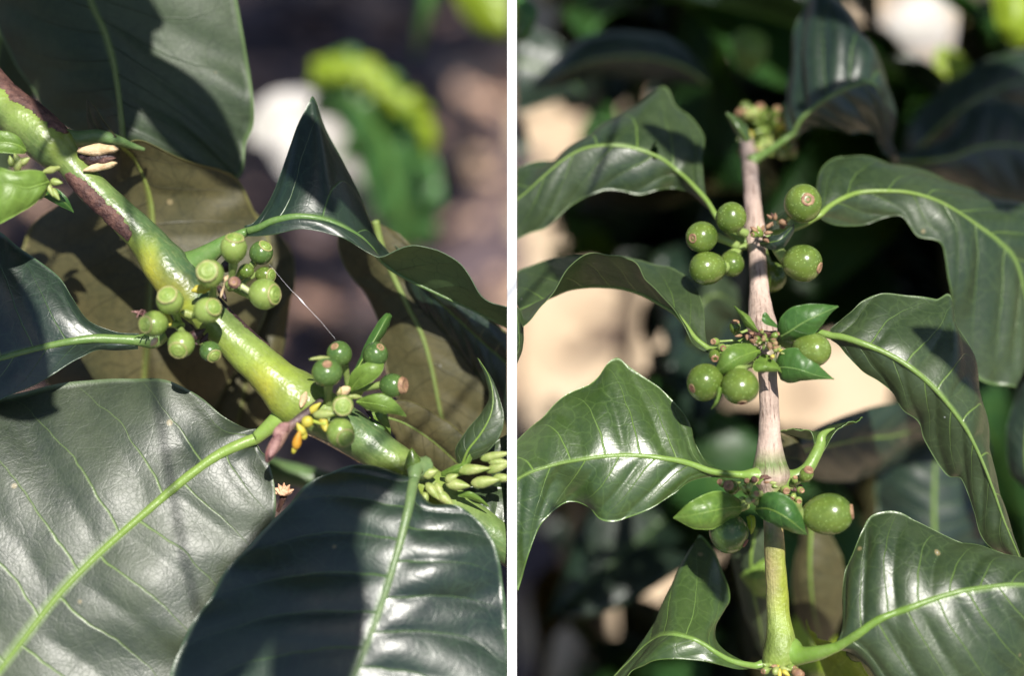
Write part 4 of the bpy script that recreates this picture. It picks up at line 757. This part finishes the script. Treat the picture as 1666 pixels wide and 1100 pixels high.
yl([(1240, 576, .440), (1228, 588, .438), (1226, 602, .436), (1240, 606, .436), (1262, 604, .437)], [(1248, 578, .440), (1246, 588, .437), (1244, 594, .435), (1254, 599, .435), (1268, 604, .437)], [(1252, 578, .441), (1258, 585, .439), (1264, 592, .438), (1268, 598, .437), (1272, 606, .437)], top='young', rib=1.5, label='small folded lime leaf below the bud cluster')
yl([(1230, 562, .440), (1212, 559, .438), (1192, 561, .436), (1175, 574, .436), (1161, 610, .438)], [(1236, 570, .439), (1218, 576, .436), (1200, 583, .434), (1180, 596, .434), (1161, 611, .438)], [(1238, 576, .44), (1222, 588, .438), (1204, 600, .437), (1186, 609, .437), (1162, 612, .438)], top='young', under='young', bulge=.15, label='glossy young leaf drooping left over the two berries')
yl([(1234, 538, .441), (1222, 518, .439), (1210, 508, .439), (1194, 497, .441)], [(1234, 540, .440), (1219, 525, .437), (1209, 513, .437), (1194, 498, .441)], [(1232, 542, .441), (1214, 532, .439), (1206, 518, .439), (1194, 499, .441)], top='young', rib=1)
yl([(1168, 628, .434), (1166, 642, .433), (1162, 655, .433), (1157, 665, .434)], [(1172, 630, .433), (1169, 642, .432), (1164, 656, .432), (1157, 665.5, .434)], [(1176, 632, .434), (1172, 646, .433), (1167, 658, .433), (1157, 666, .434)], top='young', rib=.6)
yl([(1203, 812, .441), (1185, 803, .439), (1160, 800, .437), (1125, 816, .435), (1096, 842, .437)], [(1206, 824, .440), (1184, 826, .437), (1158, 832, .434), (1128, 838, .434), (1095, 843, .437)], [(1203, 838, .441), (1184, 848, .439), (1158, 861, .437), (1128, 860, .436), (1096, 844, .437)], top='young', under='young', bulge=.12, label='shiny young leaf pointing left below the joint')
yl([(1232, 822, .440), (1240, 805, .438), (1265, 801, .435), (1290, 815, .434), (1304, 840, .435), (1313, 869, .437)], [(1230, 828, .439), (1248, 828, .436), (1266, 835, .433), (1284, 846, .432), (1298, 857, .434), (1314, 870, .437)], [(1230, 834, .440), (1240, 845, .438), (1256, 852, .436), (1276, 862, .436), (1292, 868, .436), (1313, 871, .437)], top='youngd', under='young', bulge=.12, label='dark young leaf crossing in front of the branch')
yl([(1222, 838, .442), (1228, 842, .441), (1229, 856, .441), (1224, 868, .442)], [(1218, 840, .441), (1222, 846, .44), (1223, 858, .44), (1223, 869, .442)], [(1214, 842, .442), (1216, 850, .441), (1218, 860, .441), (1222, 870, .442)], top='lime', rib=.6)
yl([(1238, 392, .466), (1252, 384, .463), (1270, 380, .462), (1292, 364, .464)], [(1236, 396, .466), (1254, 394, .462), (1272, 388, .461), (1292, 366, .464)], [(1236, 400, .466), (1256, 406, .463), (1276, 402, .463), (1290, 380, .465)], top='topd', rib=1)
yl([(1222, 226, .50), (1215, 205, .50), (1200, 190, .50), (1182, 182, .50)], [(1216, 230, .50), (1206, 214, .498), (1196, 200, .498), (1182, 183, .50)], [(1210, 230, .50), (1198, 218, .50), (1190, 205, .50), (1181, 184, .50)], top='topl', rib=1)
yl([(1240, 512, .44), (1246, 508, .44), (1256, 520, .441), (1266, 530, .442)], [(1240, 516, .44), (1246, 518, .44), (1256, 526, .441), (1266, 532, .442)], [(1239, 522, .44), (1246, 528, .44), (1256, 531, .441), (1266, 534, .442)], top='youngd', rib=0)

# ---------------------------------------------------------------- unseen branch added over the camera to throw the near shadows
ov = thing('coffee_branch', at(833, -900, .45), 'unseen leafy branch added overhead, out of the picture, to throw shade on chosen leaves', 'coffee branch')
OVL = []
# ---------------------------------------------------------------- RIGHT: shaded shrubs behind
SH = {}
def shrub(name, loc, label): 
    t = thing(name, loc, label, 'coffee shrub', 'coffee shrubs in shade behind the upright branch'); return t
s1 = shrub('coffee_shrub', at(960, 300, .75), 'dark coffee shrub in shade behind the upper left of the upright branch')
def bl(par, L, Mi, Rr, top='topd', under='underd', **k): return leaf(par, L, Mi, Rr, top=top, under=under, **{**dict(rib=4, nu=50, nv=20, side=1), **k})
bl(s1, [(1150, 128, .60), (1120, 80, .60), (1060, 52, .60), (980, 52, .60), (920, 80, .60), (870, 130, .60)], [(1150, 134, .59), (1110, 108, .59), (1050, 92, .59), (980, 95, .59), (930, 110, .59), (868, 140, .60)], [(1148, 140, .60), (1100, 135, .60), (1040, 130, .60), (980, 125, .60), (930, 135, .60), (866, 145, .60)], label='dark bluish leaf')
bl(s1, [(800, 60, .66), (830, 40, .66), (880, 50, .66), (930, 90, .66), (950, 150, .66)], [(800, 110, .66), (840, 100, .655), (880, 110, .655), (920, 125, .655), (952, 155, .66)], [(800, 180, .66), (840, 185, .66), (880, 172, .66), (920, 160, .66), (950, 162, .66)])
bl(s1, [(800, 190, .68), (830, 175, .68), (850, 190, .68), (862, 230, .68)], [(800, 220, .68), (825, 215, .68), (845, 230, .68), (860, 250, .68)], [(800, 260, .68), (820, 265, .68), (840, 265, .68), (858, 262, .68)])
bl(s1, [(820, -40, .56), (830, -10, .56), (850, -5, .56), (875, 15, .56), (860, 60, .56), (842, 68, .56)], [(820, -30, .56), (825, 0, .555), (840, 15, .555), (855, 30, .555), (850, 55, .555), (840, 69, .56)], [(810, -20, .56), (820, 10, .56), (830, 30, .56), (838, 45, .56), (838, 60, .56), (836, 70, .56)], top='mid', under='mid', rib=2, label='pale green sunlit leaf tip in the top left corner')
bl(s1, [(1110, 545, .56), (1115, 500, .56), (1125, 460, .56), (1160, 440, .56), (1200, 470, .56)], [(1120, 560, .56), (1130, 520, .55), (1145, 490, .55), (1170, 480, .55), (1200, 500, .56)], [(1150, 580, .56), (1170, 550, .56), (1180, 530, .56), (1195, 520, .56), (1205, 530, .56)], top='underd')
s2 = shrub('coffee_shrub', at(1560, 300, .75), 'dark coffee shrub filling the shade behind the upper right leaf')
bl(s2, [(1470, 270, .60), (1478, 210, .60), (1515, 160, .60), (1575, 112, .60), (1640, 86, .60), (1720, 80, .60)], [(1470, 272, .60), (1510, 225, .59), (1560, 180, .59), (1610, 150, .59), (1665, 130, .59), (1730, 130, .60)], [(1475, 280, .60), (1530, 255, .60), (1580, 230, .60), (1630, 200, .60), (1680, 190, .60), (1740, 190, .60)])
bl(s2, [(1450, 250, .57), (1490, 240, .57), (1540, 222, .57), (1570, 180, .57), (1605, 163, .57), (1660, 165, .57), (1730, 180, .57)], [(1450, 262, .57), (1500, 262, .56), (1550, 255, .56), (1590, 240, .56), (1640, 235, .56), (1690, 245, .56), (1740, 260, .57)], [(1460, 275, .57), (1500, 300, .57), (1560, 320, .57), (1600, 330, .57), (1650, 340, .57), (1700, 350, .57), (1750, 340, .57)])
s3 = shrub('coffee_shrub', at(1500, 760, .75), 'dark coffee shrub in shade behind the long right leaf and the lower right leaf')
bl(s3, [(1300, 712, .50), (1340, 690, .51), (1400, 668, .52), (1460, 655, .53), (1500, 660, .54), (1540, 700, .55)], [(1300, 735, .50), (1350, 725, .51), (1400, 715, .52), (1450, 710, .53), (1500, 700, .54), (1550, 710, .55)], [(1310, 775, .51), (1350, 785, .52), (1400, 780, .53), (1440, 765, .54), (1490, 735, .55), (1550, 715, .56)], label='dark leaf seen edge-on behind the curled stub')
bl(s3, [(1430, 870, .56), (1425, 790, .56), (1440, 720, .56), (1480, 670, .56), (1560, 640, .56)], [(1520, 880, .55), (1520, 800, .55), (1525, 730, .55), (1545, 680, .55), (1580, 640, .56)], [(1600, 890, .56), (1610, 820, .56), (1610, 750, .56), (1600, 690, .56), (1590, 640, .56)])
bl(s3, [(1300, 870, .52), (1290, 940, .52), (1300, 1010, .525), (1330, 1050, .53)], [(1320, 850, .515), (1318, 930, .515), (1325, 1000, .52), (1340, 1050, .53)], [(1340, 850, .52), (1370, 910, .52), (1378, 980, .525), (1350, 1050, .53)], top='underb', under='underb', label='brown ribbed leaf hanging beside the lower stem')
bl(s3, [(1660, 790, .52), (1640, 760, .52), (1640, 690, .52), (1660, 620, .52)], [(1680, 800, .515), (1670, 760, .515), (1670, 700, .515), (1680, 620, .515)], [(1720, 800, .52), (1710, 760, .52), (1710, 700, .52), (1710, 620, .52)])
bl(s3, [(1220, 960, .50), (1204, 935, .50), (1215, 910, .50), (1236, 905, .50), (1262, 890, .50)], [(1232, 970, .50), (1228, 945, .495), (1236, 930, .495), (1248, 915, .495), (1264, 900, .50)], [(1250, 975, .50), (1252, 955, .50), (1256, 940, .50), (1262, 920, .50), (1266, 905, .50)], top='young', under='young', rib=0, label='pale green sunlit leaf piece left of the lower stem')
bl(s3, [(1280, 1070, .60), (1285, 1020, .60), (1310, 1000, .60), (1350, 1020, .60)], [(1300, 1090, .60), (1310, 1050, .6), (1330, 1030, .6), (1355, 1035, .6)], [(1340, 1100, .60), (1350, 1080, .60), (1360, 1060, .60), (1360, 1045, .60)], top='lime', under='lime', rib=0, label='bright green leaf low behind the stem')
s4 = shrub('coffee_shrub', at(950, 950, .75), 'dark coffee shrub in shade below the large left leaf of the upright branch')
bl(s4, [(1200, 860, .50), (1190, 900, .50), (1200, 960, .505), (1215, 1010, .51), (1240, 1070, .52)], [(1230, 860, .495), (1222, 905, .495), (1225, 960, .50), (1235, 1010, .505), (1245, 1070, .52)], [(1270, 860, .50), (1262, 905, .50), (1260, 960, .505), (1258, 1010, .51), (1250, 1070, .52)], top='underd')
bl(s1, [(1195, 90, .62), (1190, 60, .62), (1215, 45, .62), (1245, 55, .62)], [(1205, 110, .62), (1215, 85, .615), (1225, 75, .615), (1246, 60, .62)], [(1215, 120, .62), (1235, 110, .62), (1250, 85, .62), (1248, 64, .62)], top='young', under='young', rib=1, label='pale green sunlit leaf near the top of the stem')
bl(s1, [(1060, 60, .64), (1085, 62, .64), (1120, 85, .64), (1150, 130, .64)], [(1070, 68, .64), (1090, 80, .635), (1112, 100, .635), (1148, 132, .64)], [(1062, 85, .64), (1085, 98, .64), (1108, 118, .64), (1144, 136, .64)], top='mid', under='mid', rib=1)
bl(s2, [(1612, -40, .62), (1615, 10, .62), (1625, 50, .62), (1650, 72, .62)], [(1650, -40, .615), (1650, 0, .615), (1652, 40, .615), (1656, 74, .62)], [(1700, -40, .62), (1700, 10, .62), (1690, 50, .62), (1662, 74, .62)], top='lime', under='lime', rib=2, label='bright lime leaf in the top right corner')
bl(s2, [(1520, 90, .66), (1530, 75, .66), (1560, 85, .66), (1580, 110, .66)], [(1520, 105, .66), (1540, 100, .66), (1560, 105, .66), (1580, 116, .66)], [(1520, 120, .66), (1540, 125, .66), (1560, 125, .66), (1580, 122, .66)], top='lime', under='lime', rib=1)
wl2 = thing('bright_leaf', at(1490, 50, 1.1), 'blurred pale leaf added for the bright patch of sunlit ground at the top right', 'bright leaf')  # leaf added to stand for a bright blur of sunlit ground
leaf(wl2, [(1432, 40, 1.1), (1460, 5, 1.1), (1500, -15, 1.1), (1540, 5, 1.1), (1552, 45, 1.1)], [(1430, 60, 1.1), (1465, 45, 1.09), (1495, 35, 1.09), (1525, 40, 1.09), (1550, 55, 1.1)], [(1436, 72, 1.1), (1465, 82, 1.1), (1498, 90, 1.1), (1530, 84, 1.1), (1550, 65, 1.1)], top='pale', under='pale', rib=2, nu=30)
# clearings through which the sunlit earth shows (in picture coordinates of the photo, used only to keep leaves out of them)
CLEAR = [(1065, 246, 16, 22), (893, 225, 34, 55), (1115, 180, 36, 44), (952, 395, 28, 34), (935, 515, 95, 70), (900, 590, 80, 60), (1090, 540, 55, 30), (1360, 640, 115, 60), (1290, 600, 40, 60), (1080, 905, 60, 60), (1120, 870, 45, 30), (1020, 1010, 60, 25),
         (1490, 48, 70, 50), (1225, 75, 40, 45), (1350, 780, 40, 28), (1165, 60, 25, 25), (1640, 30, 30, 40), (1060, 960, 50, 30)]
def generic_leaf():
    n = 24; bm = bmesh.new(); uvl = bm.loops.layers.uv.new('leaf'); L = .13; W = .027; rows = []
    for i in range(n+1):
        t = i/n; w_ = W*math.sin(math.pi*min(1, t*.98+.01))**.8*(1-.15*t); row = []
        for j in range(9):
            s = j/4-1
            row.append(bm.verts.new((s*w_, L*t, -.05*t*t+.010*abs(s)*math.sin(t*14+s)*.6+.012*abs(s)-.006*s*s)))
        rows.append(row)
    for i in range(n):
        for j in range(8):
            f = bm.faces.new((rows[i][j], rows[i][j+1], rows[i+1][j+1], rows[i+1][j]))
            for lp, (a, b) in zip(f.loops, ((i, j), (i, j+1), (i+1, j+1), (i+1, j))): lp[uvl].uv = (a/n, b/8)
    r = bmesh.ops.solidify(bm, geom=bm.faces[:], thickness=.0004)
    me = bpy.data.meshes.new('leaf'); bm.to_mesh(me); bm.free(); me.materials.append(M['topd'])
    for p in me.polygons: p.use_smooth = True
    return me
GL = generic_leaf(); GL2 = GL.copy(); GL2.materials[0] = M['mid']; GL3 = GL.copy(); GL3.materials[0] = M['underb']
HOLR = []
for px, py, rw, rh in ((900, 225, 50, 70), (1115, 180, 55, 60), (950, 400, 40, 50), (935, 550, 130, 120), (1360, 640, 140, 110), (1090, 920, 90, 80), (1490, 48, 90, 60), (1065, 246, 22, 26), (1350, 780, 60, 40), (1260, 300, 25, 30)):
    gx, gy = gnd(px, py); g1 = gnd(px+rw, py); g2 = gnd(px, py-rh); HOLR.append((gx, gy, abs(g1[0]-gx)*1.5, abs(g2[1]-gy)*1.5))
def shade_leaf(px, py, d, t, rot, tilt=0, size=1.):  # unseen leaf added on the sun ray of its target to shade it
    p = at(px, py, d)+SUN*t; q = SUN.to_track_quat('Z', 'Y').to_matrix() @ Euler((R(tilt), R(tilt*.6), R(rot))).to_matrix()
    o = bpy.data.objects.new('leaf', GL); sc.collection.objects.link(o); c = q @ Vector((0, .065*size, 0))
    o.matrix_world = Matrix.Translation(p-c-ov.location) @ q.to_4x4() @ Matrix.Scale(size, 4); o.parent = ov; OVL.append(p)
for a in ((-48, 490, .45, .27, 22, 0, .55), (18, 640, .447, .22, 60, 0, .2), (520, 870, .430, .42, -38, 0, .40), (415, 975, .430, .42, -40, 10, .44), (520, 1040, .42, .43, -28, 0, .46), (345, 1070, .425, .42, -30, 0, .34), (590, 800, .433, .42, -70, 0, .25), (500, 270, .458, .24, 5, 0, .30), (560, 300, .46, .24, 15, 0, .25), (150, 90, .48, .26, -20, 0, .7), (60, 30, .49, .27, 60, 0, .6), (300, 190, .48, .25, 30, 0, .4),
          (1152, 905, .468, .30, -8, 0, .24), (1430, 205, .515, .3, 60, 0, .42), (1340, 20, .53, .3, 20, 0, .3), (1600, 170, .58, .33, 30), (1530, 240, .58, .34, -30), (1650, 260, .58, .34, 80), (1060, 90, .60, .33, 90), (935, 440, .48, .3, 0, 0, .3), (1236, 440, .465, .25, 100, 0, .12), (1120, 200, .48, .28, 40, 0, .2), (1570, 600, .455, .28, 50, 0, .3), (960, 930, .45, .28, 20, 0, .3)): shade_leaf(*a)
OVL.sort(key=lambda v: v.x)
Q = crom(np.array([[-.5, -.3, 1.3]]+[list(v+Vector((0, 0, .02))) for v in OVL[::3]]+[[.5, -.2, 1.3]]), 90); cols = np.zeros((90, 2, 3)); cols[:] = (.2, .24, .1)
finish(tube_bm(Q, np.full(90, .0008), cols, 8), 'stem', [M['wstem']], ov)
def scatter(par, n, x0, x1, y0, y1, d0, d1, seed, seg=.13):
    r0 = random.Random(seed); k = 0; tries = 0
    while k < n and tries < n*60:
        tries += 1
        px = r0.uniform(x0, x1); py = r0.uniform(y0, y1); d = r0.uniform(d0, d1); q = at(px, py, d)
        a = r0.uniform(0, 6.28); ro = Euler((r0.uniform(-1.0, .5), r0.uniform(-.6, .6), a)).to_matrix()
        bad = False
        for t in (0, .25, .5, .75, 1):
            for s in (-.026, 0, .026):
                p = q+ro @ Vector((s*(1 if 0 < t < 1 else 0), .13*t, -.05*t*t)); c = CR.transposed() @ (p-Vector((0, 0, CAMZ)))
                kx = FW/FOC*(-c.z)/1666; ix = 833+c.x/kx; iy = 550-c.y/kx
                if c.x < .006 or p.z < .03: bad = True
                g_ = p-SUN*(p.z/SUN.z)
                if any(((g_.x-hx)/(hr+.01))**2+((g_.y-hy)/(h2+.01))**2 < 1 for hx, hy, hr, h2 in HOLR): bad = True
                for (cx, cy, rx, ry) in CLEAR:
                    if ((ix-cx)/(rx+6))**2+((iy-cy)/(ry+6))**2 < 1: bad = True
            if bad: break
        if bad: continue
        o = bpy.data.objects.new('leaf', r0.choice((GL, GL, GL2, GL2, GL3))); sc.collection.objects.link(o)
        o.matrix_world = Matrix.Translation(q-par.location) @ ro.to_4x4(); o.parent = par; k += 1
scatter(s1, 90, 860, 1240, -120, 470, .66, 1.0, 3)
scatter(s2, 90, 1240, 1750, -120, 480, .66, 1.0, 4)
scatter(s3, 100, 1240, 1750, 480, 1230, .62, 1.0, 5)
scatter(s4, 90, 860, 1250, 560, 1230, .62, 1.0, 6)
for s, (px, py, d) in ((s1, (960, 300, .9)), (s2, (1600, 300, .9)), (s3, (1560, 760, .85)), (s4, (900, 1000, .85))):
    top = at(px, py-300, d); b = Vector((top.x+.05, top.y+.1, -.02)); Q = np.array([list(top.lerp(b, t)+Vector((.02*math.sin(t*6), .02*math.cos(t*5), 0))) for t in np.linspace(0, 1, 30)])
    cols = np.zeros((30, 2, 3)); cols[:] = (.16, .12, .09)
    finish(tube_bm(Q, np.linspace(.004, .009, 30), cols, 12), 'stem', [M['wstem']], s)

# ================================================================ shade trees above the picture
def shade_tree(trunk, cx, cy, cz, rx, ry, rz, n, seed, label, holes=()):
    t = thing('shade_tree', trunk, label, 'tree', 'shade trees overhead')
    tv = Vector(trunk); Q = np.array([list(tv.lerp(Vector((cx, cy, cz)), q)+Vector((.1*math.sin(q*3), 0, 0))) for q in np.linspace(0, 1, 30)])
    cols = np.zeros((30, 2, 3)); cols[:] = (.2, .15, .11)
    finish(tube_bm(Q, np.linspace(.05, .012, 30), cols, 14), 'trunk', [M['wstem']], t)
    r0 = random.Random(seed); bm = bmesh.new(); uvl = bm.loops.layers.uv.new('leaf')
    for i in range(n):
        while True:
            a, b, c = (r0.uniform(-1, 1) for _ in range(3))
            if abs(a) <= 1: break
        p = Vector((cx+a*rx, cy+b*ry, cz+c*rz))
        g_ = p-SUN*((p.z)/SUN.z)
        if any(((g_.x-hx)/hr)**2+((g_.y-hy)/hr2)**2 < 1 for hx, hy, hr, hr2 in holes): continue
        ro = Euler((r0.uniform(-.7, .7), r0.uniform(-.7, .7), r0.uniform(0, 6.28))).to_matrix(); l = r0.uniform(.09, .15); w_ = l*.24
        prev = None
        for k in range(6):
            q = k/5; ww = w_*math.sin(math.pi*min(1, q*.94+.03)); z = -.35*l*q*q
            cur = [bm.verts.new(p+ro @ Vector(v)) for v in ((-ww, l*q, z+.2*ww), (0, l*q, z), (ww, l*q, z+.2*ww))]
            if prev:
                for j in range(2):
                    f = bm.faces.new((prev[j], prev[j+1], cur[j+1], cur[j]))
                    for lp, uvq in zip(f.loops, ((q-.2, j/2), (q-.2, j/2+.5), (q, j/2+.5), (q, j/2))): lp[uvl].uv = uvq
            prev = cur
    finish(bm, 'crown', [M['topd']], t)
    return t
# clearings in the canopy let the sun down on these spots of ground (x, y, rx, ry)
def gnd(px, py):
    d = CR @ Vector(((px-833)*FW/FOC/1666, (550-py)*FW/FOC/1666, -1)); t = CAMZ/-d.z; return (d.x*t, d.y*t)
hol = [(hx, hy, hr+.05, h2+.05) for hx, hy, hr, h2 in HOLR]
for px, py, rw, rh in ((770, 305, 100, 50), (500, 370, 90, 40), (760, 420, 90, 50), (520, 480, 60, 60), (470, 640, 60, 50), (560, 520, 50, 60), (800, 110, 25, 16), (525, 70, 22, 14), (660, 50, 22, 14), (800, 190, 20, 12), (700, 30, 18, 12), (470, 100, 18, 12), (760, 180, 14, 10)):
    gx, gy = gnd(px, py); g1 = gnd(px+rw, py); g2 = gnd(px, py-rh); hol.append((gx, gy, abs(g1[0]-gx)*1.35, abs(g2[1]-gy)*1.5))
def ohole(px, py, d, rr, ry=None):
    p = at(px, py, d); g_ = p-SUN*(p.z/SUN.z); hol.append((g_.x, g_.y, rr, ry or rr))
ohole(600, 130, .80, .11); ohole(660, 300, .84, .05); ohole(490, 230, .90, .12); ohole(785, 10, .8, .09); ohole(1340, 60, .52, .12); ohole(1250, 212, .53, .11); ohole(60, 290, .45, .10); ohole(833, 20, .445, .12); ohole(833, 160, .445, .12); ohole(290, 60, .48, .06); ohole(1640, 30, .62, .07); ohole(1490, 40, 1.1, .14); ohole(1225, 70, .62, .06)
for px in range(0, 1700, 120):
    for py in (200, 420, 640, 860, 1080):
        if py > 200 or px > 430: ohole(px, py, .45, .06)
for px in (860, 940, 1020, 1100, 1250, 1400, 1500, 1600): ohole(px, 200 if px < 1200 else 300, .47, .04)
shade_tree((1.5, 2.6, 0), .60, 1.25, 1.62, .80, .85, .10, 3400, 21, 'leafy shade tree whose crown hangs over the right hand side', hol)
shade_tree((-1.5, 2.6, 0), -.42, 1.25, 1.62, .55, .80, .10, 620, 22, 'leafy shade tree whose crown hangs over the left hand side', hol)
